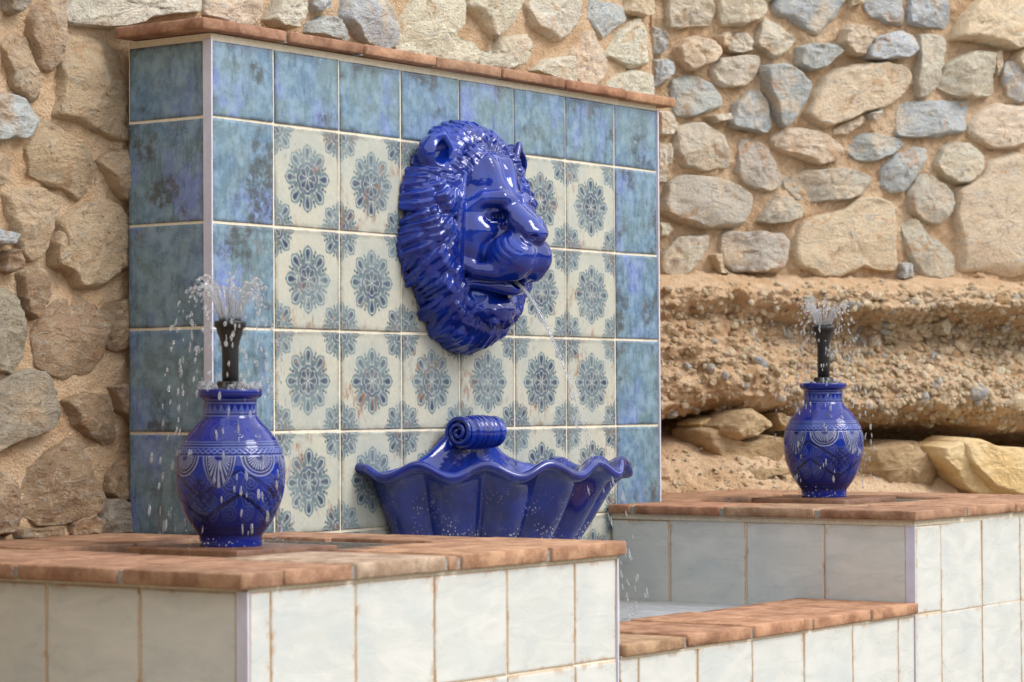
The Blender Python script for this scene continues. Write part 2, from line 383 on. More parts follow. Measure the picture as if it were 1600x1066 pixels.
# ------------------------------------------------------------------ ground
def ground():
    v, f = [], []
    n = 24
    xs = np.linspace(-40, 40, n); X, Y = np.meshgrid(xs, xs, indexing='ij')
    g = link('ground', mk('ground', np.stack([X, Y, np.full_like(X, -1.4)], -1).reshape(-1, 3), grid_faces(n, n), M['pave']))
    tag(g, kind='structure')
ground()
def added_hills():
    nt, nr = 120, 24
    th = np.linspace(0, 2 * np.pi, nt, endpoint=False); q = np.linspace(0, 1, nr)
    T, Qr = np.meshgrid(th, q, indexing='ij')
    left = .5 + .5 * np.cos(T - np.pi)                       # added unseen hill ring, raised on the left to darken -X faces
    R0 = 15 - 3 * left; H = 4.5 + 2.5 * left + 4.0 * (.5 + .5 * np.cos(T - np.pi / 2))
    R = R0 + Qr * (26 - 8 * left)
    P_ = np.stack([R * np.cos(T) * .12, R * np.sin(T) * .12, T * 0], -1)
    Z = -1.5 + H * sstep(0, 1, Qr) + .9 * fbm(P_ * 2, 4, 8) * sstep(0, .3, Qr) + .35 * fbm(P_ * 12, 3, 9) * sstep(0, .2, Qr)
    o = link('added_hills', mk('added_hills', np.stack([R * np.cos(T), R * np.sin(T), Z], -1).reshape(-1, 3), grid_faces(nt, nr, True), M['scrub']))
    tag(o, kind='structure')
added_hills()

# ------------------------------------------------------------------ tiles
TILE_CACHE = {}
def ring_axis(L, n):
    h = L / 2
    a = [-h, -h + .0012, -h + .006, -h + .014]
    m = np.linspace(-h + .014, h - .014, n + 1)[1:-1]
    return np.array(a + list(m) + [-x for x in a[::-1]])
def tile_mesh(kind, w, h, th=.008, seed=0):
    """slab standing in XZ, front towards -Y (y=0 front, y=th back)"""
    key = (kind, round(w, 4), round(h, 4), seed)
    if key in TILE_CACHE: return TILE_CACHE[key]
    if kind == 'pat':
        ax = np.concatenate([[-w / 2], np.linspace(-w / 2 + .0012, w / 2 - .0012, 96), [w / 2]])
        az = np.concatenate([[-h / 2], np.linspace(-h / 2 + .0012, h / 2 - .0012, 96), [h / 2]])
    else:
        ax, az = ring_axis(w, 5), ring_axis(h, 5)
    X, Z = np.meshgrid(ax, az, indexing='ij')
    P = np.stack([X * 9 + seed * 3.1, Z * 9, np.full_like(X, seed * 1.7)], -1)
    y = fbm(P, 2, 5 + seed) * (.0009 if kind == 'white' else .0004)
    rim = (np.abs(np.abs(X) - w / 2) < 1e-6) | (np.abs(np.abs(Z) - h / 2) < 1e-6)
    y = y + np.where(rim, .0012, 0)
    # handmade edge: outline wobbles a little
    ed = fbm(np.stack([X * 30, Z * 30, np.full_like(X, seed + .5)], -1), 2, 40 + seed) * .0008
    Xo = X + np.where(np.abs(np.abs(X) - w / 2) < .002, ed, 0); Zo = Z + np.where(np.abs(np.abs(Z) - h / 2) < .002, ed, 0)
    nx, nz = len(ax), len(az)
    v = np.stack([Xo, y, Zo], -1).reshape(-1, 3)
    f = grid_faces(nx, nz)[:, ::-1]
    border = [i * nz for i in range(nx)] + [(nx - 1) * nz + j for j in range(1, nz)] + [i * nz + nz - 1 for i in range(nx - 2, -1, -1)] + [j for j in range(nz - 2, 0, -1)]
    n0 = len(v); bv = v[border].copy(); bv[:, 1] = th
    v = np.concatenate([v, bv]); k = len(border)
    side = np.array([(border[i], n0 + i, n0 + (i + 1) % k, border[(i + 1) % k]) for i in range(k)])
    f = np.concatenate([f, side[:, ::-1]])
    dist = np.minimum(w / 2 - np.abs(v[:, 0]), h / 2 - np.abs(v[:, 2]))
    attrs = {'edge': np.clip(1 - dist / .011, 0, 1)}
    if kind == 'pat': attrs['col'] = rosette(v[:, 0], v[:, 2])
    me = mk('tile', v, f, M[kind], True, attrs)
    TILE_CACHE[key] = me
    return me
def rosette(x, z):
    """flat print of the tile: a full rosette in the middle, a quarter rosette in each corner"""
    bg = np.array(srgb(184, 181, 165)[:3]); teal = np.array(srgb(92, 112, 117)[:3]); slate = np.array(srgb(64, 80, 102)[:3])
    dark = np.array(srgb(50, 56, 76)[:3]); light = np.array(srgb(206, 208, 196)[:3])
    c = np.tile(bg, (len(x), 1))
    def paint(mask, col, a=1.0):
        m = (np.clip(mask, 0, 1) * a)[:, None]; c[:] = c * (1 - m) + col * m
    def flower(px, pz, S, rot=0.0):
        r = np.hypot(px, pz) / S; th = np.arctan2(pz, px) - rot
        aa = .035
        s8 = np.pi / 4
        a = (th + s8 / 2) % s8 - s8 / 2            # petal sector
        b = th % s8 - s8 / 2                       # between petals
        ux, uy = r * np.cos(a), r * np.sin(a)
        wx, wy = r * np.cos(b), r * np.sin(b)
        def tear(cx, L, Wd, x_, y_):               # teardrop, fat end outwards
            t = np.clip((x_ - cx) / L, -1, 1)
            wv = Wd * np.sqrt(np.clip(1 - t ** 2, 0, 1)) * (.62 + .38 * t)
            return sstep(aa, -aa, np.abs(y_) - wv) * (np.abs(x_ - cx) < L)
        def blob(cx, R1, R2, x_, y_): return sstep(1.12, .88, np.hypot((x_ - cx) / R1, y_ / R2))
        # outer scallop
        paint(blob(.80, .25, .245, ux, uy), teal); paint(blob(1.0, .09, .07, ux, uy), teal)
        paint(tear(.75, .255, .190, ux, uy), light, .8)
        paint(tear(.75, .22, .155, ux, uy), slate); paint(tear(.78, .12, .075, ux, uy), dark)
        # small hearts and dots between the petals
        paint(blob(.60, .10, .075, wx, np.abs(wy) - .03), teal * .85); paint(blob(.79, .075, .055, wx, wy), slate); paint(blob(.93, .06, .05, wx, wy), teal)
        # ring and inner flower
        paint(sstep(.56, .50, r), slate * .7 + teal * .45, .85)
        ring = .45 + .03 * np.cos(8 * th)
        paint(sstep(.05, .02, np.abs(r - ring)), slate)
        paint(sstep(.022, .005, np.abs(r - (ring - .07))), light, .55)
        paint(tear(.25, .15, .11, ux, uy), dark, .9); paint(blob(.17, .1, .03, wx, wy), light, .3)
        paint(sstep(.10, .06, r), slate); paint(sstep(.02, .0, np.abs(uy)) * (r < .13), light, .6)
        paint(sstep(.045, .02, r), light)
    flower(x, z, .063, np.pi / 8 * 0)
    for sx in (-1, 1):
        for sz in (-1, 1):
            flower(x - sx * .1, z - sz * .1, .057, 0)
    grain = fbm(np.stack([x * 300, z * 300, x * 0], -1), 3, 9)
    return np.clip(c * (1 + .12 * grain[:, None]), 0, 1)

P = 0.2; G = 0.0055                    # tile pitch and joint
def put_tile(kind, parent, x0, x1, z0, z1, plane, face='front', seed=0, tilt=True):
    """face 'front': plane is Y, x0..x1 along X; face 'left': plane is X, x0..x1 along Y"""
    g = G if kind != 'white' else .0035
    w, h = x1 - x0 - g, z1 - z0 - g
    full = abs(w + g - P) < .012 and abs(h + g - P) < .012
    if full: w = h = P - g
    me = tile_mesh(kind, w, h, .008, seed % 5 if kind == 'white' else (0 if kind == 'pat' else seed % 3))
    cx, cz = (x0 + x1) / 2, (z0 + z1) / 2
    jy = random.uniform(-.0006, .0006)
    rx, rz = (random.gauss(0, .003), random.gauss(0, .003)) if tilt else (0, 0)
    ro = random.gauss(0, .0025)
    if face == 'front': loc, rot = (cx, plane + jy, cz), (rx, ro, rz)
    else: loc, rot = (plane + jy, cx, cz), (rx, ro, -math.pi / 2 + rz)
    return link('tile', me, parent, loc, rot)

# ------------------------------------------------------------------ bricks
def brick(parent, a, b, tint=(1, 1, 1), seed=None, rough=.0008, name='brick'):
    seed = random.randrange(10000) if seed is None else seed
    a, b = np.array(a, float), np.array(b, float)
    ext = b - a; ctr = (a + b) / 2; bev = min(.0028, ext.min() * .16)
    def axis(L):
        n = int(np.clip(round(L / .03), 1, 9))
        return np.concatenate([[-L / 2], np.linspace(-L / 2 + bev, L / 2 - bev, n + 1), [L / 2]])
    axs = [axis(e) for e in ext]
    verts = {}; vl = []; faces = []
    def vid(i, j, k):
        q = (i, j, k)
        if q not in verts: verts[q] = len(vl); vl.append((axs[0][i], axs[1][j], axs[2][k]))
        return verts[q]
    n0, n1, n2 = [len(q) - 1 for q in axs]
    for i in range(n0):
        for j in range(n1):
            faces.append((vid(i, j, 0), vid(i, j + 1, 0), vid(i + 1, j + 1, 0), vid(i + 1, j, 0)))
            faces.append((vid(i, j, n2), vid(i + 1, j, n2), vid(i + 1, j + 1, n2), vid(i, j + 1, n2)))
    for i in range(n0):
        for k in range(n2):
            faces.append((vid(i, 0, k), vid(i + 1, 0, k), vid(i + 1, 0, k + 1), vid(i, 0, k + 1)))
            faces.append((vid(i, n1, k), vid(i, n1, k + 1), vid(i + 1, n1, k + 1), vid(i + 1, n1, k)))
    for j in range(n1):
        for k in range(n2):
            faces.append((vid(0, j, k), vid(0, j, k + 1), vid(0, j + 1, k + 1), vid(0, j + 1, k)))
            faces.append((vid(n0, j, k), vid(n0, j + 1, k), vid(n0, j + 1, k + 1), vid(n0, j, k + 1)))
    v = np.array(vl)
    # round edges: pull vertices sitting on two or three outer planes inwards
    on = np.abs(np.abs(v) - ext / 2) < 1e-9
    cnt = on.sum(1)
    pull = np.where(cnt == 2, bev * .35, np.where(cnt == 3, bev * .5, 0))
    v = v - np.sign(v) * on * pull[:, None]
    nz = np.stack([fbm(v * 38 + seed * 1.3 + q * 9.7, 3, 50 + q) for q in range(3)], -1)
    low = np.stack([vnoise(v * 9 + seed * .7 + q * 5.1, 60 + q) for q in range(3)], -1)
    nz[:, 2] *= .45; low[:, 2] *= .4
    chip = np.clip(fbm(v * 60 + seed * 2.1, 2, 77) - .18, 0, 1) * (cnt >= 2)
    v = v + nz * rough + low * .0005 - np.sign(v) * on * chip[:, None] * .007
    o = link(name, mk(name, v, faces, M['brick']), parent, tuple(ctr), (0, random.gauss(0, .004), random.gauss(0, .004)))
    j = random.uniform(.84, 1.12); o.color = (tint[0] * j, tint[1] * j, tint[2] * j, 1)
    return o

# ------------------------------------------------------------------ tiled backsplash
def backsplash():
    t = empty('tiled_backsplash', (.8, .11, -1.4), 'upright tiled panel with blue border and rosette tiles under a thin brick coping', 'tiled panel')
    X0, X1, T, ZT = .0187, 1.5851, .215, .158
    boxes('core', [((X0 + .0022, .0028, -1.4), (X1 - .002, T, ZT))], M['grout'], t)
    cols = [X0 + .001] + [P * i for i in range(1, 8)] + [X1 - .004]
    rows = [.147] + [-P * k for k in range(0, 6)]
    sd = 0
    for i in range(8):
        for k in range(6):
            z1, z0 = rows[k], rows[k + 1]; sd += 1
            kind = 'blue' if (k == 0 or i in (0, 7)) else 'pat'
            put_tile(kind, t, cols[i], cols[i + 1], z0, z1, 0.0, 'front', sd)
    rows_l = [.147] + [-P * k + .0 for k in range(0, 6)]
    for k in range(6):
        put_tile('blue', t, .0205, T, rows_l[k + 1], rows_l[k], X0, 'left', k)
        put_tile('blue', t, .004, T, rows_l[k + 1], rows_l[k], X1 + .0075, 'left', k + 1)
    boxes('corner_trim', [((X0 - .0022, -.0024, -1.4), (X0 + .0016, .0185, .147))], M['trim'], t)
    boxes('corner_trim', [((X1 - .0035, -.0022, -1.4), (X1 + .0015, .004, .147))], M['trim'], t)
    # coping: one row of flat bricks
    xs = [(-.024, .216), (.222, .450), (.459, .692), (.697, .927), (.932, 1.170), (1.175, 1.4145), (1.419, 1.633)]
    tints = [(.86, .78, .78), (.92, .84, .82), (1, .95, .92), (.95, .95, .95), (.92, .85, .82), (.98, .85, .80), (1.12, 1.08, 1.0)]
    zz = [.1600, .1600, .1600, .1585, .1590, .1575, .1560]
    for (a, c), ti, z in zip(xs, tints, zz):
        brick(t, (a, -.022 + random.uniform(-.002, .002), z), (c, .212, z + .0215 + random.uniform(-.0008, .0008)), ti)
    for q in [((xs[i][1] - .004, -.013, .159), (xs[i + 1][0] + .004, .205, .177)) for i in range(6)]: boxes('joint', [q], M['joint'], t)
    return t
SPLASH = backsplash()

# ------------------------------------------------------------------ the two side basins and the low wall between them
YF = -.7757; A0, Q = -.7094, .2004
JX = [A0 + Q * i for i in range(20)]
def basin_shell(t, x0, x1, y0, y1, ztop, op, water_z, cut=None):
    """rendered masonry body: four walls and a floor, open in the middle; cut = (x, y) keeps a corner free for the backsplash"""
    ox0, ox1, oy0, oy1 = op
    i = .0028
    bl = [((x0 + i, y0 + i, -1.4), (x1 - i, oy0, ztop)), ((x0 + i, oy0, -1.4), (ox0, oy1, ztop)), ((ox1, oy0, -1.4), (x1 - i, min(oy1, -.004), ztop)),
          ((ox0, oy0, -1.4), (ox1, oy1, water_z - .06))]
    if cut: bl += cut
    boxes('core', bl, M['grout'], t)
def left_basin():
    t = empty('side_basin', (-.27, -.26, -1.4), 'left white tiled basin with a terracotta brick rim, nearest to the viewer', 'fountain basin', 'tiled basins either side of the pool')
    X0, X1 = -.7615, .2255
    op = (-.49, .055, -.495, -.065)
    zb = -.8165
    basin_shell(t, X0, X1, YF, .262, zb, op, -.832, [((X0 + .0028, op[3], -1.4), (.0155, .262, zb)), ((.0155, op[3], -1.4), (X1 - .0028, -.003, zb))])
    # front tiles
    edges = [X0 + .0035] + JX[1 - 1:5] + [X1 - .003]
    edges = [e for e in edges if e <= X1]
    for r, (z1, z0) in enumerate([(-.8215, -1.0012), (-1.0012, -1.2), (-1.2, -1.4)]):
        for i in range(len(edges) - 1): put_tile('white', t, edges[i], edges[i + 1], z0, z1, YF, 'front', i + r * 3)
        ys = [YF + .0215, -.5584, -.358, -.158, .042, .262]
        for i in range(len(ys) - 1): put_tile('white', t, ys[i], ys[i + 1], z0, z1, X0, 'left', i + r * 2 + 1)
        ys = [YF + .004, -.56, -.36, -.16, -.004]
        for i in range(len(ys) - 1): put_tile('white', t, ys[i], ys[i + 1], z0, z1, X1 + .0075, 'left', i + r * 2)
    boxes('corner_trim', [((X0 - .0022, YF - .0024, -1.4), (X0 + .0016, YF + .0195, -.8215))], M['trim'], t)
    boxes('corner_trim', [((X1 - .0026, YF - .002, -1.4), (X1 + .0012, YF + .004, -.8215))], M['trim'], t)
    boxes('mortar_bead', [((X0 + .001, YF - .0005, -.823), (X1 - .001, YF + .01, -.8135)), ((X0 - .0005, YF + .01, -.823), (X0 + .01, .255, -.8135))], M['bead'], t)
    # brick rim
    z0, z1 = -.8165, -.793
    pale = (1.12, 1.40, 1.62); norm = (1, 1, 1); dk = (.88, .84, .84)
    def bk(x0_, x1_, y0_, y1_, tint=norm, dz=0.0, nm='brick'): return brick(t, (x0_, y0_, z0), (x1_, y1_, z1 + dz), tint, name=nm)
    bk(-.787, -.6925, -.788, -.546, (.92, .9, .9)); bk(-.690, -.530, -.788, -.500, (.94, .9, .9)); bk(-.518, -.293, -.788, -.500, pale, .001)
    bk(-.281, -.258, -.786, -.500, norm); bk(-.247, -.006, -.788, -.500, (1.03, 1, .96), .0015); bk(.008, .238, -.789, -.500, (1.04, 1, .96), .001)
    bk(-.787, -.497, -.534, -.320, dk); bk(-.788, -.495, -.308, -.076, dk, .001); bk(-.787, -.498, -.063, .168, norm, .001); bk(-.787, -.498, .178, .258, norm)
    bk(.058, .238, -.490, -.256, (.98, .92, .9), .001); bk(.056, .238, -.247, -.006, (.98, .92, .9))
    bk(-.488, -.262, -.068, .258, (.95, .9, .86), .002); bk(-.252, -.018, -.066, .258, (.95, .92, .9), .002); bk(-.008, .0135, -.066, .258, norm, .001); bk(.024, .050, -.066, -.006, norm, .001)
    for q in [((-.532, -.781, z0 + .001), (-.515, -.505, z1 - .003)), ((-.296, -.782, z0 + .001), (-.244, -.505, z1 - .004)), ((-.010, -.782, z0 + .001), (.011, -.505, z1 - .004)),
                    ((-.782, -.548, z0 + .001), (-.50, -.530, z1 - .004)), ((-.782, -.324, z0 + .001), (-.50, -.304, z1 - .004)), ((-.782, -.08, z0 + .001), (-.50, -.058, z1 - .004)), ((-.782, .164, z0 + .001), (-.50, .182, z1 - .004)),
                    ((-.50, -.06, z0 + .001), (.010, .25, z1 - .006)), ((.05, -.502, z0 + .001), (.232, -.008, z1 - .006))]: boxes('joint', [q], M['joint'], t)
    # flat brick that carries the jar
    brick(t, (-.362, -.402, -.8165), (-.098, -.142, -.7925), (.98, .92, .9), name='slab')
    boxes('pedestal', [((-.32, -.36, -1.39), (-.14, -.18, -.8165))], M['joint'], t)
    w = link('water', mk('water', [(op[0] - .004, op[2] - .004, 0), (op[1] + .004, op[2] - .004, 0), (op[1] + .004, op[3] + .004, 0), (op[0] - .004, op[3] + .004, 0)], [(0, 1, 2, 3)], M['still']), t, (0, 0, -.832))
    return t
BASIN_L = left_basin()
def right_basin():
    t = empty('side_basin', (1.86, -.26, -1.4), 'right white tiled basin with a terracotta brick rim, in front of the gravel bank', 'fountain basin', 'tiled basins either side of the pool')
    X0, X1 = 1.3705, 2.35
    op = (1.615, 2.10, -.495, -.035)
    zb = -.8005
    basin_shell(t, X0, X1, YF, .262, zb, op, -.816, [((X0 + .0028, op[3], -1.4), (1.588, -.003, zb)), ((1.588, op[3], -1.4), (X1 - .0028, .262, zb)), ((2.10, -.004, -1.4), (X1 - .0028, op[3], zb))])
    edges = [X0 + .0035] + [j for j in JX if X0 + .05 < j < X1 - .05] + [X1]
    for r, (z1, z0) in enumerate([(-.8120, -1.0012), (-1.0012, -1.2), (-1.2, -1.4)]):
        for i in range(len(edges) - 1): put_tile('white', t, edges[i], edges[i + 1], z0, z1, YF, 'front', i + r * 3 + 2)
        ys = [YF + .0215, -.560, -.360, -.160, -.004]
        for i in range(len(ys) - 1): put_tile('white', t, ys[i], ys[i + 1], z0, z1, X0, 'left', i + r * 2 + 1)
        for i, y in enumerate((-.58, -.38, -.18, .02)): put_tile('white', t, y - .19, y + .01, z0, z1, X1 + .0075, 'left', i)
    boxes('corner_trim', [((X0 - .0022, YF - .0024, -1.4), (X0 + .0016, YF + .0195, -.812))], M['trim'], t)
    boxes('mortar_bead', [((X0 - .004, YF + .004, -.8120), (X0 + .01, -.004, -.7995)), ((X0 + .001, YF - .0005, -.8125), (X1 - .001, YF + .01, -.7995))], M['bead'], t)
    z0, z1 = -.8000, -.7800
    norm = (1.04, 1, .98)
    def bk(x0_, x1_, y0_, y1_, tint=norm, dz=0.0): return brick(t, (x0_, y0_, z0), (x1_, y1_, z1 + dz), tint)
    bk(1.353, 1.592, -.789, -.556, (1.0, .95, .93)); bk(1.610, 1.846, -.788, -.500, (1.02, .98, .95), .0008); bk(1.856, 2.10, -.788, -.500, norm); bk(2.112, 2.372, -.788, -.548, norm)
    bk(1.353, 1.61, -.541, -.313, (1.02, 1.08, 1.06), .0008); bk(1.354, 1.612, -.301, -.077, (.98, .84, .8)); bk(1.355, 1.608, -.063, -.005, (.95, .85, .82))
    bk(2.104, 2.372, -.538, -.29, norm, .001); bk(2.104, 2.372, -.28, -.03, norm); bk(2.112, 2.372, -.02, .262, norm, .001)
    bk(1.600, 1.845, -.03, .262, (1, .95, .9), .001); bk(1.856, 2.10, -.03, .262, (1, .95, .9), .001)
    for q in [((1.588, -.782, z0 + .001), (1.614, -.505, z1 - .003)), ((1.842, -.782, z0 + .001), (1.860, -.505, z1 - .004)), ((1.3595, -.558, z0 + .001), (1.60, -.538, z1 - .003)),
                    ((1.3595, -.315, z0 + .001), (1.60, -.298, z1 - .003)), ((1.3595, -.08, z0 + .001), (1.60, -.060, z1 - .003)), ((2.09, -.782, z0 + .001), (2.366, .255, z1 - .006)), ((1.60, -.028, z0 + .001), (2.11, .255, z1 - .006))]: boxes('joint', [q], M['joint'], t)
    brick(t, (1.775, -.390, -.8005), (2.035, -.135, -.7755), (1.02, .95, .92), name='slab')
    boxes('pedestal', [((1.81, -.35, -1.39), (2.0, -.17, -.8005))], M['joint'], t)
    link('water', mk('water', [(op[0] - .004, op[2] - .004, 0), (op[1] + .004, op[2] - .004, 0), (op[1] + .004, op[3] + .004, 0), (op[0] - .004, op[3] + .004, 0)], [(0, 1, 2, 3)], M['still']), t, (0, 0, -.816))
    return t
BASIN_R = right_basin()
def pool_wall():
    t = empty('pool_wall', (.8, -.64, -1.4), 'low white tiled wall with flat brick coping across the front of the pool', 'low wall')
    xa, xb = .2345, 1.3675
    boxes('core', [((xa, YF + .0028, -1.4), (xb, -.515, -.998))], M['grout'], t)
    edges = [xa - .003] + [j for j in JX if xa + .02 < j < xb - .02] + [xb + .001]
    for r, (z1, z0) in enumerate([(-1.0012, -1.2), (-1.2, -1.4)]):
        for i in range(len(edges) - 1): put_tile('white', t, edges[i], edges[i + 1], z0, z1, YF, 'front', i + r * 2)
    boxes('mortar_bead', [((xa, YF - .0008, -1.0035), (xb - .001, YF + .01, -.9965))], M['bead'], t)
    xs = [(.236, .434), (.447, .676), (.687, .910), (.922, 1.156), (1.163, 1.3655)]
    tn = [(.98, 1.05, 1.0), (1.03, .95, .9), (1.08, .98, .92), (1.02, .92, .88), (1.04, .95, .9)]
    for k, ((a, b), ti) in enumerate(zip(xs, tn)):
        brick(t, (a, -.787 + .002 * (k % 2), -.9975), (b, -.497 + random.uniform(-.004, .004), -.9762 + .0012 * ((k * 7) % 3)), ti)
    for q in [((xs[i][1] - .003, -.780, -.997), (xs[i + 1][0] + .003, -.505, -.979)) for i in range(4)]: boxes('joint', [q], M['joint'], t)
    boxes('floor', [((xa, -.515, -1.4), (xb, -.005, -1.16))], M['white'], t)
pool_wall()
def pool_water():
    nx, ny = 150, 80
    X, Y = np.meshgrid(np.linspace(.2345, 1.3695, nx), np.linspace(-.514, -.004, ny), indexing='ij')
    h = .0028 * fbm(np.stack([X * 16, Y * 16, X * 0], -1), 3, 3) + .0022 * fbm(np.stack([X * 42, Y * 42, X * 0 + 3], -1), 3, 4, ridged=True)
    r = np.hypot(X - .98, Y + .42); h = h + .004 * np.exp(-r * 5) * np.sin(r * 150)
    o = link('water', mk('water', np.stack([X, Y, -.996 + h], -1).reshape(-1, 3), grid_faces(nx, ny), M['pool']))
    tag(o, kind='structure')
pool_water()

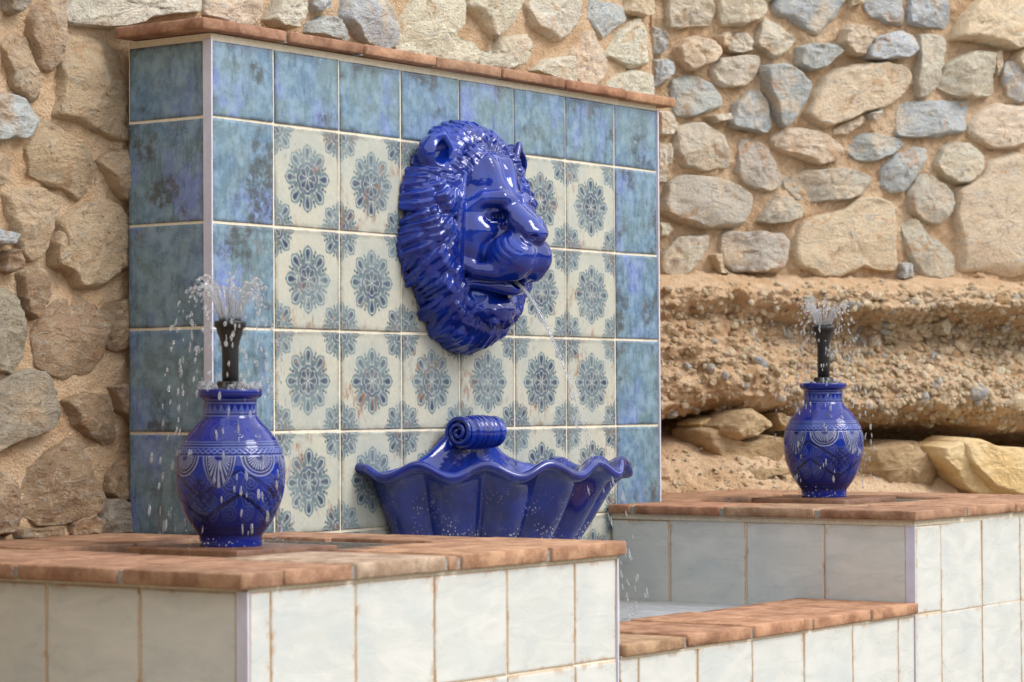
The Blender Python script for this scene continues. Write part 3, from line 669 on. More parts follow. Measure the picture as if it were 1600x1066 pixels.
# ------------------------------------------------------------------ stone walls
RIGHT_STONES = """
g -0.032,0.491 -0.003,0.489 0.021,0.465 0.021,0.421 -0.008,0.405 -0.031,0.411
g -0.029,0.397 0.008,0.402 0.041,0.393 0.037,0.363 0.012,0.337 -0.017,0.317 -0.029,0.32
t 0.047,0.433 0.075,0.46 0.116,0.47 0.166,0.461 0.181,0.433 0.17,0.403 0.128,0.382 0.095,0.373 0.058,0.394
b 0.208,0.453 0.237,0.484 0.275,0.491 0.294,0.475 0.288,0.438 0.254,0.427 0.212,0.434
b 0.157,0.376 0.182,0.411 0.249,0.421 0.317,0.428 0.324,0.406 0.3,0.357 0.266,0.337 0.207,0.331 0.173,0.344
g 0.033,0.345 0.099,0.361 0.165,0.344 0.196,0.308 0.198,0.282 0.156,0.262 0.098,0.242 0.052,0.244 0.036,0.294
b 0.327,0.529 0.369,0.517 0.437,0.475 0.411,0.448 0.368,0.416 0.343,0.43 0.296,0.453 0.305,0.491
g 0.437,0.453 0.471,0.466 0.541,0.47 0.58,0.449 0.554,0.429 0.514,0.393 0.479,0.388 0.432,0.404
t 0.581,0.513 0.611,0.53 0.655,0.525 0.688,0.504 0.672,0.469 0.65,0.441 0.61,0.443 0.571,0.471
g 0.654,0.456 0.681,0.492 0.744,0.514 0.775,0.521 0.815,0.499 0.831,0.465 0.796,0.441 0.734,0.431 0.659,0.432
g 0.352,0.568 0.378,0.614 0.525,0.638 0.603,0.605 0.568,0.55 0.506,0.494 0.472,0.5 0.42,0.527 0.361,0.546
g 0.656,0.578 0.669,0.624 0.789,0.631 0.798,0.563 0.788,0.535 0.726,0.54 0.682,0.553
g 0.802,0.54 0.806,0.632 0.938,0.64 0.953,0.556 0.937,0.536 0.86,0.536
t 0.964,0.506 0.987,0.562 1.024,0.606 1.089,0.649 1.22,0.648 1.222,0.493 1.171,0.482 1.106,0.494 1.023,0.506
m 0.842,0.512 0.905,0.519 0.937,0.505 0.936,0.455 0.903,0.361 0.876,0.337 0.84,0.327 0.825,0.358
b 0.904,0.377 0.931,0.424 0.977,0.453 1.041,0.476 1.101,0.471 1.096,0.401 1.095,0.347 1.03,0.332 0.967,0.337 0.912,0.358
g 1.124,0.418 1.142,0.446 1.217,0.465 1.22,0.336 1.188,0.327 1.151,0.345 1.128,0.387
g 0.317,0.399 0.385,0.406 0.436,0.386 0.479,0.358 0.479,0.335 0.453,0.289 0.388,0.221 0.366,0.234 0.341,0.292 0.321,0.358
g 0.218,0.235 0.24,0.288 0.282,0.323 0.316,0.327 0.337,0.292 0.349,0.226 0.328,0.204 0.281,0.212 0.218,0.221
t 0.452,0.259 0.487,0.328 0.514,0.374 0.558,0.399 0.637,0.419 0.725,0.426 0.787,0.417 0.818,0.392 0.804,0.349 0.75,0.309 0.679,0.283 0.644,0.273 0.565,0.241 0.521,0.228 0.487,0.234
t 0.543,0.222 0.573,0.24 0.653,0.273 0.655,0.251 0.591,0.212 0.551,0.209
g 0.663,0.274 0.71,0.289 0.701,0.269 0.67,0.253
g 0.767,0.249 0.777,0.303 0.804,0.315 0.921,0.328 1.017,0.324 1.007,0.266 1.002,0.235 0.92,0.22 0.839,0.212 0.772,0.215
t 1.009,0.258 1.048,0.298 1.113,0.324 1.22,0.321 1.219,0.208 1.177,0.195 1.102,0.188 1.047,0.206 1.016,0.232
b 0.039,0.155 0.048,0.214 0.098,0.227 0.135,0.232 0.206,0.198 0.209,0.154 0.213,0.11 0.171,0.101 0.096,0.099 0.064,0.105
t 0.349,0.196 0.4,0.224 0.461,0.23 0.521,0.21 0.573,0.181 0.581,0.155 0.555,0.136 0.511,0.123 0.451,0.14 0.391,0.156 0.357,0.17
g 0.608,0.179 0.639,0.214 0.687,0.223 0.785,0.208 0.798,0.193 0.758,0.165 0.695,0.139 0.634,0.142 0.606,0.16
m 0.256,0.192 0.298,0.194 0.34,0.166 0.361,0.129 0.386,0.086 0.386,0.056 0.339,0.04 0.297,0.05 0.263,0.067 0.234,0.096 0.239,0.133
g 0.713,0.118 0.758,0.161 0.82,0.188 0.865,0.184 0.86,0.153 0.828,0.103 0.792,0.06 0.748,0.051 0.717,0.073
b 0.887,0.131 0.91,0.186 0.956,0.206 1.011,0.201 1.061,0.171 1.056,0.129 1.009,0.085 0.964,0.084 0.91,0.101
m 0.395,0.078 0.434,0.102 0.52,0.116 0.607,0.115 0.686,0.098 0.686,0.079 0.65,0.041 0.554,0.019 0.484,0.017 0.433,0.027 0.403,0.056
m -0.003,-0.021 0.022,0.06 0.072,0.083 0.163,0.082 0.238,0.059 0.288,0.031 0.279,-0.014 0.262,-0.047 0.212,-0.063 0.12,-0.065 0.038,-0.045
m 0.3,-0.043 0.339,0.01 0.373,0.035 0.407,0.03 0.454,-0.002 0.441,-0.028 0.398,-0.044 0.33,-0.046
m 0.801,0.045 0.828,0.093 0.864,0.109 0.918,0.086 0.954,0.06 0.959,0.026 0.935,-0.013 0.899,-0.038 0.854,-0.026 0.814,-0.001
t 0.423,-0.085 0.449,-0.039 0.51,-0.016 0.589,0.001 0.633,0.034 0.694,0.04 0.752,0.021 0.755,-0.078 0.759,-0.176 0.692,-0.174 0.648,-0.163 0.569,-0.194 0.508,-0.199 0.465,-0.173 0.431,-0.166 0.419,-0.137
m 0.182,-0.09 0.203,-0.073 0.304,-0.067 0.381,-0.074 0.402,-0.093 0.397,-0.148 0.384,-0.178 0.303,-0.187 0.219,-0.185 0.19,-0.163
m 0.782,-0.047 0.818,-0.022 0.836,-0.023 0.863,-0.068 0.925,-0.101 0.966,-0.127 0.965,-0.181 0.915,-0.197 0.852,-0.194 0.817,-0.16 0.795,-0.1
t 0.964,0.065 1.046,0.107 1.084,0.157 1.177,0.183 1.223,0.173 1.259,0.088 1.256,-0.169 1.144,-0.186 1.052,-0.168 0.974,-0.173 0.971,-0.073 0.96,-0.012
m 0.004,-0.137 0.045,-0.091 0.153,-0.077 0.153,-0.112 0.128,-0.153 0.078,-0.201 0.036,-0.209 0.004,-0.181
b -0.009,0.256 0.036,0.257 0.048,0.221 0.031,0.188 -0.01,0.186
b -0.01,0.176 0.035,0.173 0.035,0.126 0.018,0.06 -0.011,0.059
b -0.012,-0.054 0.021,-0.053 0.033,-0.071 0.013,-0.09 -0.012,-0.09
b 0.026,0.593 0.167,0.602 0.175,0.543 0.158,0.502 0.075,0.49 0.025,0.487 0.018,0.527
b 0.184,0.603 0.344,0.612 0.335,0.545 0.267,0.507 0.191,0.503 0.183,0.544
g 0.768,-0.153 0.803,-0.149 0.812,-0.191 0.772,-0.195
t 0.183,0.47 0.204,0.486 0.212,0.456 0.199,0.434 0.183,0.444
b 0.143,0.247 0.206,0.257 0.21,0.239 0.164,0.233
t 0.157,-0.138 0.178,-0.134 0.186,-0.17 0.202,-0.192 0.177,-0.189
t 0.603,0.616 0.647,0.63 0.651,0.592 0.612,0.575
t 1.106,0.471 1.123,0.48 1.126,0.426 1.105,0.394
"""
LEFT_STONES = """
m -0.292,0.218 -0.228,0.226 -0.231,0.202 -0.266,0.177 -0.285,0.182
t -0.222,0.175 -0.202,0.206 -0.137,0.238 -0.133,0.195 -0.143,0.165 -0.147,0.126 -0.167,0.084 -0.193,0.091 -0.202,0.12 -0.222,0.147
p -0.129,0.195 -0.103,0.242 0.236,0.283 0.243,0.244 0.133,0.226 -0.001,0.185 -0.083,0.181 -0.12,0.184
t -0.291,0.12 -0.254,0.146 -0.228,0.137 -0.215,0.1 -0.199,0.054 -0.206,0.025 -0.228,0.021 -0.26,0.044 -0.279,0.084
t -0.16,0.003 -0.14,0.06 -0.144,0.098 -0.14,0.151 -0.083,0.159 -0.015,0.157 0.019,0.129 0.026,0.095 0.075,0.085 0.075,-0.029 -0.009,-0.028 -0.084,-0.007
g -0.336,0.018 -0.279,0.033 -0.241,0.024 -0.203,-0.015 -0.229,-0.043 -0.273,-0.053 -0.336,-0.056
t -0.232,-0.071 -0.203,-0.017 -0.18,-0.008 -0.137,-0.026 -0.117,-0.039 -0.084,-0.051 -0.043,-0.087 -0.033,-0.115 -0.071,-0.137 -0.104,-0.151 -0.164,-0.133 -0.222,-0.113
t -0.047,-0.077 -0.016,-0.058 0.075,-0.041 0.075,-0.165 0.012,-0.141 -0.016,-0.114
t -0.289,-0.155 -0.261,-0.148 -0.219,-0.139 -0.196,-0.137 -0.161,-0.147 -0.151,-0.175 -0.171,-0.209 -0.193,-0.263 -0.216,-0.272 -0.242,-0.26 -0.261,-0.223 -0.277,-0.192
t -0.151,-0.199 -0.104,-0.177 -0.037,-0.149 0.005,-0.161 0.043,-0.199 0.074,-0.251 0.018,-0.288 -0.037,-0.314 -0.098,-0.321 -0.134,-0.284 -0.148,-0.223
t -0.336,-0.079 -0.286,-0.085 -0.286,-0.131 -0.336,-0.149
g -0.336,-0.22 -0.27,-0.229 -0.286,-0.246 -0.336,-0.246
t -0.167,-0.238 -0.152,-0.216 -0.138,-0.275 -0.125,-0.298 -0.167,-0.281
t -0.289,-0.262 -0.261,-0.256 -0.255,-0.289 -0.274,-0.303 -0.296,-0.295
t -0.252,-0.301 -0.226,-0.288 -0.188,-0.291 -0.178,-0.318 -0.185,-0.353 -0.219,-0.386 -0.239,-0.372 -0.249,-0.335
m -0.338,-0.333 -0.279,-0.334 -0.256,-0.35 -0.239,-0.409 -0.246,-0.453 -0.273,-0.483 -0.338,-0.473
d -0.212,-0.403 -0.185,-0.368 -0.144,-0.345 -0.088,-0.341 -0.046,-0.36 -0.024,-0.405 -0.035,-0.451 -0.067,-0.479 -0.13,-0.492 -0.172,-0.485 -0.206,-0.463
t -0.035,-0.359 -0.003,-0.346 0.078,-0.331 0.078,-0.424 0.004,-0.44 -0.024,-0.43 -0.042,-0.385
m -0.338,-0.517 -0.266,-0.488 -0.226,-0.477 -0.199,-0.487 -0.185,-0.517 -0.165,-0.557 -0.169,-0.586 -0.219,-0.605 -0.26,-0.615 -0.338,-0.638
t -0.137,-0.537 -0.096,-0.527 -0.025,-0.524 -0.003,-0.578 0,-0.614 -0.025,-0.621 -0.068,-0.603 -0.11,-0.582
t -0.25,-0.722 -0.22,-0.664 -0.165,-0.631 -0.124,-0.607 -0.096,-0.617 -0.068,-0.668 -0.032,-0.73 -0.047,-0.749 -0.11,-0.767 -0.2,-0.768 -0.243,-0.742
t -0.022,-0.684 0.004,-0.66 0.077,-0.63 0.077,-0.744 0.011,-0.731 -0.022,-0.715
m -0.05,-0.769 -0.025,-0.725 -0.004,-0.726 0.077,-0.749 0.076,-0.795 -0.054,-0.79
t -0.338,-0.652 -0.286,-0.673 -0.266,-0.712 -0.26,-0.747 -0.273,-0.78 -0.338,-0.782
t -0.124,-0.769 -0.075,-0.753 -0.05,-0.767 -0.061,-0.794 -0.124,-0.791
t -0.01,-0.512 0.077,-0.496 0.077,-0.599 0.015,-0.558
t -0.253,-0.774 -0.2,-0.773 -0.138,-0.771 -0.138,-0.796 -0.253,-0.791
p 0.464,0.277 0.479,0.316 0.555,0.326 0.545,0.268 0.525,0.241 0.469,0.244 0.441,0.25
g 0.578,0.24 0.588,0.264 0.627,0.279 0.662,0.275 0.712,0.242 0.691,0.234 0.632,0.237
g 0.692,0.285 0.702,0.344 0.804,0.356 0.877,0.319 0.892,0.288 0.871,0.247 0.845,0.234 0.772,0.236 0.732,0.267
p 0.892,0.275 0.93,0.326 0.963,0.376 1.106,0.394 1.122,0.321 1.083,0.283 1.161,0.278 1.184,0.253 1.161,0.227 1.027,0.22 0.882,0.238
p 1.151,0.365 1.163,0.401 1.326,0.421 1.349,0.396 1.289,0.34 1.236,0.3 1.196,0.336
p 1.248,0.266 1.26,0.302 1.325,0.316 1.385,0.326 1.378,0.294 1.348,0.249 1.277,0.228 1.195,0.234 1.196,0.268
p 1.379,0.392 1.398,0.43 1.591,0.454 1.59,0.389 1.545,0.34 1.495,0.324 1.409,0.347
p 1.408,0.241 1.457,0.274 1.538,0.29 1.557,0.223 1.494,0.224
t 1.563,0.242 1.57,0.3 1.635,0.361 1.699,0.321 1.718,0.279 1.685,0.232 1.633,0.22
g 1.648,0.395 1.661,0.44 1.78,0.44 1.806,0.414 1.739,0.369 1.706,0.351
p 1.719,0.308 1.779,0.377 1.861,0.418 1.901,0.394 1.893,0.304 1.832,0.29
p 1.718,0.228 1.751,0.26 1.845,0.288 1.914,0.283 1.913,0.212 1.831,0.212
t 0.26,0.241 0.26,0.289 0.432,0.31 0.432,0.255 0.394,0.229 0.313,0.229
g 0.579,0.329 0.647,0.337 0.642,0.298 0.603,0.287 0.579,0.297
t 1.8,0.428 1.821,0.482 1.909,0.493 1.909,0.433 1.861,0.423
"""
ROCKS = {
 'tan': (0.24, [(0.07, -0.611), (0.107, -0.583), (0.133, -0.568), (0.174, -0.567), (0.203, -0.58), (0.233, -0.6), (0.24, -0.613), (0.203, -0.629), (0.166, -0.645), (0.125, -0.654), (0.099, -0.647), (0.074, -0.628)]),
 'block': (0.21, [(0.037, -0.624), (0.057, -0.615), (0.087, -0.615), (0.101, -0.644), (0.16, -0.655), (0.235, -0.636), (0.284, -0.646), (0.283, -0.705), (0.234, -0.711), (0.171, -0.72), (0.123, -0.703), (0.086, -0.722), (0.071, -0.696), (0.046, -0.663)]),
 'stick': (0.12, [(0.047, -0.605), (0.069, -0.594), (0.107, -0.583), (0.151, -0.583), (0.136, -0.603), (0.091, -0.612), (0.062, -0.622)]),
 'behind': (0.15, [(0.285, -0.578), (0.3, -0.573), (0.331, -0.588), (0.357, -0.608), (0.345, -0.624), (0.311, -0.624), (0.292, -0.607)]),
 'flake': (0.16, [(0.179, -0.492), (0.209, -0.487), (0.25, -0.505), (0.291, -0.525), (0.276, -0.533), (0.235, -0.525), (0.205, -0.508), (0.182, -0.5)]),
 'thin': (0.3, [(0.12, -0.746), (0.145, -0.73), (0.249, -0.726), (0.253, -0.742), (0.182, -0.744), (0.145, -0.762), (0.13, -0.765)]),
 'lumpy': (0.2, [(0.533, -0.707), (0.57, -0.68), (0.631, -0.67), (0.685, -0.66), (0.739, -0.66), (0.793, -0.675), (0.792, -0.781), (0.771, -0.802), (0.68, -0.804), (0.61, -0.799), (0.589, -0.764), (0.541, -0.742)]),
 'ochreA': (0.27, [(0.747, -0.674), (0.809, -0.66), (0.826, -0.703), (0.859, -0.742), (0.925, -0.796), (0.929, -0.812), (0.875, -0.811), (0.825, -0.787), (0.792, -0.744), (0.767, -0.723), (0.751, -0.702)]),
 'ochreB': (0.3, [(0.802, -0.66), (0.831, -0.648), (0.873, -0.654), (0.931, -0.676), (1.033, -0.68), (1.04, -0.813), (0.93, -0.811), (0.855, -0.752), (0.814, -0.709)]),
 'longf': (0.15, [(0.541, -0.547), (0.59, -0.543), (0.636, -0.529), (0.677, -0.537), (0.706, -0.523), (0.744, -0.516), (0.752, -0.54), (0.727, -0.565), (0.681, -0.572), (0.615, -0.566), (0.565, -0.564)]),
 'up': (0.15, [(0.765, -0.501), (0.778, -0.487), (0.793, -0.501), (0.786, -0.523), (0.769, -0.541), (0.754, -0.537)]),
 'pale': (0.12, [(0.839, -0.326), (0.86, -0.308), (0.876, -0.325), (0.877, -0.346), (0.859, -0.36), (0.843, -0.353)]),
 'ledge': (0.13, [(0.971, -0.27), (1.029, -0.245), (1.054, -0.262), (1.099, -0.296), (1.111, -0.324), (1.053, -0.338), (1.033, -0.293)]),
}

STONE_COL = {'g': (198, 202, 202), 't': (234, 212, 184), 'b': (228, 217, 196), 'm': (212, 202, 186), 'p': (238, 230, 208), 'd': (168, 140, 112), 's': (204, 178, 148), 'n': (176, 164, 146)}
def parse(s):
    out = []
    for l in s.strip().split('\n'):
        q = l.split(); out.append((q[0], [tuple(map(float, w.split(','))) for w in q[1:]]))
    return out
def stone_mesh(poly, prot, seed, flat=.5, back=.022, N=60, edge=1.0):
    """poly in wall (u, z); returns verts (u, z, out): a chipped block, its face broken into a few planes"""
    r = random.Random(seed)
    p = np.array(poly)
    seg = np.linalg.norm(np.roll(p, -1, 0) - p, axis=1); L = np.concatenate([[0], np.cumsum(seg)]); tt = np.linspace(0, L[-1], N, endpoint=False)
    pc = np.vstack([p, p[:1]]); out = np.stack([np.interp(tt, L, pc[:, 0]), np.interp(tt, L, pc[:, 1])], -1)
    sm = .10 * np.roll(out, 1, 0) + .80 * out + .10 * np.roll(out, -1, 0); out = sm
    A = np.sum(out[:, 0] * np.roll(out[:, 1], -1) - out[:, 1] * np.roll(out[:, 0], -1)) / 2
    if A < 0: out = out[::-1].copy()
    c = out.mean(0); size = math.sqrt(abs(A))
    nrm = (out - c) / (np.linalg.norm(out - c, axis=1, keepdims=True) + 1e-6)
    nz = fbm(np.stack([out[:, 0] * 40, out[:, 1] * 40, np.full(N, seed * .37)], -1), 4, 7)
    out = out + nrm * (nz * .0075)[:, None]
    ang = np.arctan2(nrm[:, 1], nrm[:, 0]); ring3 = np.stack([np.cos(ang) * 1.3, np.sin(ang) * 1.3, np.full(N, seed * .77)], -1)
    w = (.03 + .20 * np.clip(.5 + .9 * vnoise(ring3, 3), 0, 1) ** 1.6) * edge        # how wide the worn chamfer is on each side
    h0 = .10 + .35 * np.clip(.5 + vnoise(ring3 * 1.7, 4), 0, 1)                      # how high the edge stands above the mortar
    fr = [1.06, 1.0, .985, .965, .94, .905, .86, .80, .73, .64, .54, .43, .32, .21, .10]
    planes = []
    for k in range(r.randint(3, 6)):
        a = r.uniform(0, 2 * math.pi); planes.append((math.cos(a), math.sin(a), r.uniform(.2, 1.0) * (1 - flat * .72), r.uniform(.62, 1.0)))
    tx, tz = r.gauss(0, .10) * (1.2 - flat), r.gauss(0, .10) * (1.2 - flat)
    V = []
    for f in fr:
        q = c + (out - c) * f
        if f > 1: d = np.full(N, -back)
        else:
            rel = (q - c) / size
            top = prot * np.ones(N) + (rel[:, 0] * tx + rel[:, 1] * tz) * size * .5
            for (ax, ay, g, hh) in planes: top = np.minimum(top, prot * hh + prot * .35 - (rel[:, 0] * ax + rel[:, 1] * ay) * g * size * .5)
            cham = prot * h0 + (prot * (1.02 - h0)) * np.clip((1 - f) / w, 0, 3)
            d = np.minimum(top, cham); d = np.maximum(d, prot * .04)
            q3 = np.stack([q[:, 0], q[:, 1], np.full(N, seed * .11)], -1)
            amp = min(1, (1.0 - f) * 12 + .25) * min(1.0, prot / .03 + .35)
            d = d + amp * (.0085 * fbm(q3 * 20, 5, 21) - .016 * np.clip(fbm(q3 * 12 + 5, 3, 31, ridged=True) - .55, 0, 1) + .006 * fbm(q3 * 60, 4, 27, ridged=True))
        V.append(np.concatenate([q, d[:, None]], 1))
    V.append(np.array([[c[0], c[1], V[-1][:, 2].mean()]]))
    V = np.concatenate(V); F = []
    for k in range(len(fr) - 1):
        for i in range(N):
            j = (i + 1) % N; F.append((k * N + i, k * N + j, (k + 1) * N + j, (k + 1) * N + i))
    b = (len(fr) - 1) * N
    for i in range(N): F.append((b + i, b + (i + 1) % N, len(V) - 1))
    return V, F
def inside(pt, poly):
    x, y = pt; c = False; n = len(poly)
    for i in range(n):
        x1, y1 = poly[i]; x2, y2 = poly[(i + 1) % n]
        if (y1 > y) != (y2 > y) and x < (x2 - x1) * (y - y1) / (y2 - y1 + 1e-12) + x1: c = not c
    return c
def extra_stones(box, skip, seed, pitch=.16):
    r = random.Random(seed); out = []
    u0, u1, z0, z1 = box
    row = 0; z = z0 + pitch * .5
    while z < z1:
        u = u0 + pitch * (.5 + .4 * (row % 2))
        while u < u1:
            cu, cz = u + r.uniform(-.02, .02), z + r.uniform(-.02, .02)
            if not skip(cu, cz):
                ru, rz_ = pitch * r.uniform(.36, .5), pitch * r.uniform(.30, .42); k = r.randint(6, 8); ph = r.random() * 6
                out.append((r.choice('gtbmpt'), [(cu + ru * math.cos(ph + 2 * math.pi * i / k) * r.uniform(.8, 1.1), cz + rz_ * math.sin(ph + 2 * math.pi * i / k) * r.uniform(.8, 1.1)) for i in range(k)]))
            u += pitch * r.uniform(.95, 1.2)
        z += pitch * .86; row += 1
    return out
def build_wall(name, label, loc, stones, box, to3, prot, mortar_out, seed, step=.008, mort=1.0, smat='stone'):
    t = empty(name, loc, label, 'stone wall')
    u0, u1, z0, z1 = box
    nu, nz = int((u1 - u0) / step), int((z1 - z0) / step)
    U, Z = np.meshgrid(np.linspace(u0, u1, nu), np.linspace(z0, z1, nz), indexing='ij')
    d = .013 * fbm(np.stack([U * 8, Z * 8, U * 0 + seed], -1), 3, 13) + .012 * fbm(np.stack([U * 30, Z * 30, U * 0 + seed], -1), 5, 15, .6) + .009 * np.clip(fbm(np.stack([U * 95, Z * 95, U * 0], -1), 2, 16), -.2, 1)
    d = d * mort
    v = np.stack(to3(U.ravel(), Z.ravel(), (d + mortar_out).ravel()), -1) - np.array(loc)
    f = grid_faces(nu, nz)
    me = mk('mortar', v, f, M['sandm'])
    link('mortar', me, t, wl=False)
    for k, (c, poly) in enumerate(stones):
        pr = random.Random(seed * 100 + k).uniform(*prot)
        V, F = stone_mesh(poly, pr, seed * 100 + k, .75 if c in 'pt' else .3)
        ctr = V.mean(0)
        w = np.stack(to3(V[:, 0], V[:, 1], V[:, 2] + mortar_out), -1)
        o3 = np.array([float(q) for q in to3(ctr[0], ctr[1], mortar_out)])
        o = link('stone', mk('stone', w - o3, F, M[smat if V[:, 0].mean() < .2 else 'stone']), t, tuple(o3))
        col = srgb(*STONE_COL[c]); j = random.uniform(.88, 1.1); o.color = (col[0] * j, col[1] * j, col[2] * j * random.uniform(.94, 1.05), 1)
    return t
YW = .243
def bb(poly_list, pad=.05):
    a = np.array([q for _, p in poly_list for q in p]); return a[:, 0].min() - pad, a[:, 0].max() + pad, a[:, 1].min() - pad, a[:, 1].max() + pad
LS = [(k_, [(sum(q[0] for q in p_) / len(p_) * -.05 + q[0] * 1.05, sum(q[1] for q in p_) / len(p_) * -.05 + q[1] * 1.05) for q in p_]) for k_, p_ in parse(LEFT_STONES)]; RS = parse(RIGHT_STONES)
def _skipL(u, z):
    if any(inside((u, z), p) for _, p in LS): return True
    if -.36 < u < .03: return -.95 < z < .25
    if 0 < u < 1.99: return z < .34 + .04 * u
    return False
def left_wall():
    for k in range(len(LS)):                 # browner stone here, greyish up behind the panel; low ones hold painted shade too
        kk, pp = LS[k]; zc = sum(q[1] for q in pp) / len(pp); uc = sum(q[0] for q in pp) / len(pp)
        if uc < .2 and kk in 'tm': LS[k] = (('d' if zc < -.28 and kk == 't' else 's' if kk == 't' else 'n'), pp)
    box = (-2.6, 1.945, -1.4, 1.25)
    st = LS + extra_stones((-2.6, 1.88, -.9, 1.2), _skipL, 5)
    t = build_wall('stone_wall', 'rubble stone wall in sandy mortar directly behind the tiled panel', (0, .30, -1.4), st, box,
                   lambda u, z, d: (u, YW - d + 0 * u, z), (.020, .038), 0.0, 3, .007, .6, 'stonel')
    boxes('wall_body', [((-2.6, YW + .03, -1.4), (1.935, 1.7, 1.25))], M['sandm'], t)
    # the wall's end beside the alcove: mortar and a few edge stones
    nu, nz = 60, 160
    U, Z = np.meshgrid(np.linspace(YW - .004, 1.0, nu), np.linspace(-1.4, 1.25, nz), indexing='ij')
    d = .010 * fbm(np.stack([U * 9, Z * 9, U * 0 + 5], -1), 4, 13)
    me = mk('wall_end', np.stack([1.940 + d, U, Z], -1).reshape(-1, 3) - np.array((0, .30, -1.4)), grid_faces(nu, nz), M['sandm']); link('wall_end', me, t, wl=False)
    # added unseen return of this wall, placed to dim the left-hand faces
    A, B = np.array((-.66, YW + .02)), np.array((-1.95, -1.08)); T_ = (B - A) / np.linalg.norm(B - A); N_ = np.array((-T_[1], T_[0])); Ln = float(np.linalg.norm(B - A))
    if N_[0] < 0: N_ = -N_
    f3 = lambda u, z, d: (A[0] + T_[0] * u + N_[0] * d, A[1] + T_[1] * u + N_[1] * d, z)
    nu, nz = int(Ln / .014), 150
    U, Z = np.meshgrid(np.linspace(0, Ln, nu), np.linspace(-1.4, .75, nz), indexing='ij')
    d = .013 * fbm(np.stack([U * 8, Z * 8, U * 0 + 5], -1), 3, 13) + .008 * fbm(np.stack([U * 34, Z * 34, U * 0 + 5], -1), 4, 15)
    lo = np.array((0, .30, -1.4))
    link('mortar', mk('mortar', np.stack(f3(U.ravel(), Z.ravel(), d.ravel()), -1) - lo, grid_faces(nu, nz), M['bould']), t, wl=False)  # dark rock material keeps the added return from bouncing light back
    v = [f3(u, z, q) for z in (-1.4, .75) for u, q in ((0, -.03), (Ln, -.03), (Ln, -.4), (0, -.4))]
    link('wall_body', mk('wall_body', np.array(v) - lo, BOXF, M['sandm'], False), t, wl=False)
    for k, (cc, poly) in enumerate(extra_stones((.02, Ln - .02, -1.35, .70), lambda u, z: False, 12)):
        V, F = stone_mesh(poly, random.Random(k).uniform(.01, .03), 700 + k, .3, N=36)
        w = np.stack(f3(V[:, 0], V[:, 1], V[:, 2]), -1); o3 = w.mean(0)
        o = link('stone', mk('stone', w - o3, F, M['stone']), t, tuple(o3)); o.color = srgb(*STONE_COL[cc])
    return t
left_wall()
# the right wall and the bank below it face the viewer: u runs along them to the right, d stands out of them
WO, WN, WT = np.array((2.45, .55)), np.array((-.5, -.866)), np.array((.866, -.5))
def wall3(u, z, d): return (WO[0] + WT[0] * u + WN[0] * d, WO[1] + WT[1] * u + WN[1] * d, z)
def _skipR(u, z):
    if any(inside((u, z), p) for _, p in RS): return True
    return -.09 < u < 1.22 and z < .62
def right_wall():
    box = (-.8, 2.3, -.27, 1.25)
    st = RS + extra_stones((-.7, 2.25, -.16, 1.2), _skipR, 8)
    loc = wall3(.4, -.22, 0)
    t = build_wall('stone_wall', 'rubble stone wall of tan and grey stones standing on the gravel bank', loc, st, box, wall3, (.020, .055), 0.0, 4, .006)
    v = [wall3(u, z, d) for z in (-.32, 1.25) for u, d in ((-.8, -.04), (2.3, -.04), (2.3, -.4), (-.8, -.4))]
    link('wall_body', mk('wall_body', np.array(v) - np.array(loc), BOXF, M['sandm'], False), t, wl=False)
    return t
right_wall()

# ------------------------------------------------------------------ clay and gravel bank under the right wall
BK = [([-1.42, -.86, -.79, -.73, -.66, -.625, -.600, -.575, -.54, -.48, -.42, -.36, -.31, -.27, -.23, -.185], [.42, .38, .33, .24, .10, -.08, -.14, .09, .165, .16, .12, .09, .07, .12, .10, -.03]),
      ([-1.42, -.86, -.79, -.74, -.70, -.66, -.63, -.600, -.56, -.50, -.44, -.38, -.33, -.28, -.24, -.185], [.36, .30, .22, .14, .04, -.13, -.17, .07, .16, .165, .11, .04, .02, .14, .13, -.03]),
      ([-1.42, -.86, -.80, -.74, -.70, -.665, -.645, -.62, -.57, -.50, -.44, -.38, -.33, -.28, -.23, -.185], [.30, .26, .20, .10, -.02, -.20, -.16, .12, .20, .18, .10, .03, .06, .19, .14, -.03])]
def bank_out(S, Z, fine=True):
    """distance in front of the wall plane at (u, z)"""
    zz = Z - .012 * np.sin(S * 9) + .016 * vnoise(np.stack([S * 4, S * 0, S * 0], -1), 5)
    a, b, c = [np.interp(zz, kz, dd) for kz, dd in BK]
    w1 = sstep(.14, .44, S); w2 = sstep(.56, .92, S)
    d = a * (1 - w1) + b * w1 * (1 - w2) + c * w2
    d = d + .045 * fbm(np.stack([S * 5, Z * 8, S * 0], -1), 3, 61)
    if fine:
        d = d + .022 * fbm(np.stack([S * 20, Z * 24, S * 0 + 2], -1), 5, 62, .6) + .022 * fbm(np.stack([S * 13, Z * 19, S * 0 + 9], -1), 5, 66, .58, True) + .010 * fbm(np.stack([S * 44, Z * 52, S * 0 + 4], -1), 4, 67, .6, True) + .009 * fbm(np.stack([S * 85, Z * 85, S * 0], -1), 3, 63) - .016 * np.clip(fbm(np.stack([S * 9, Z * 17, S * 0 + 7], -1), 4, 64, ridged=True) - .30, 0, 1)
    return d
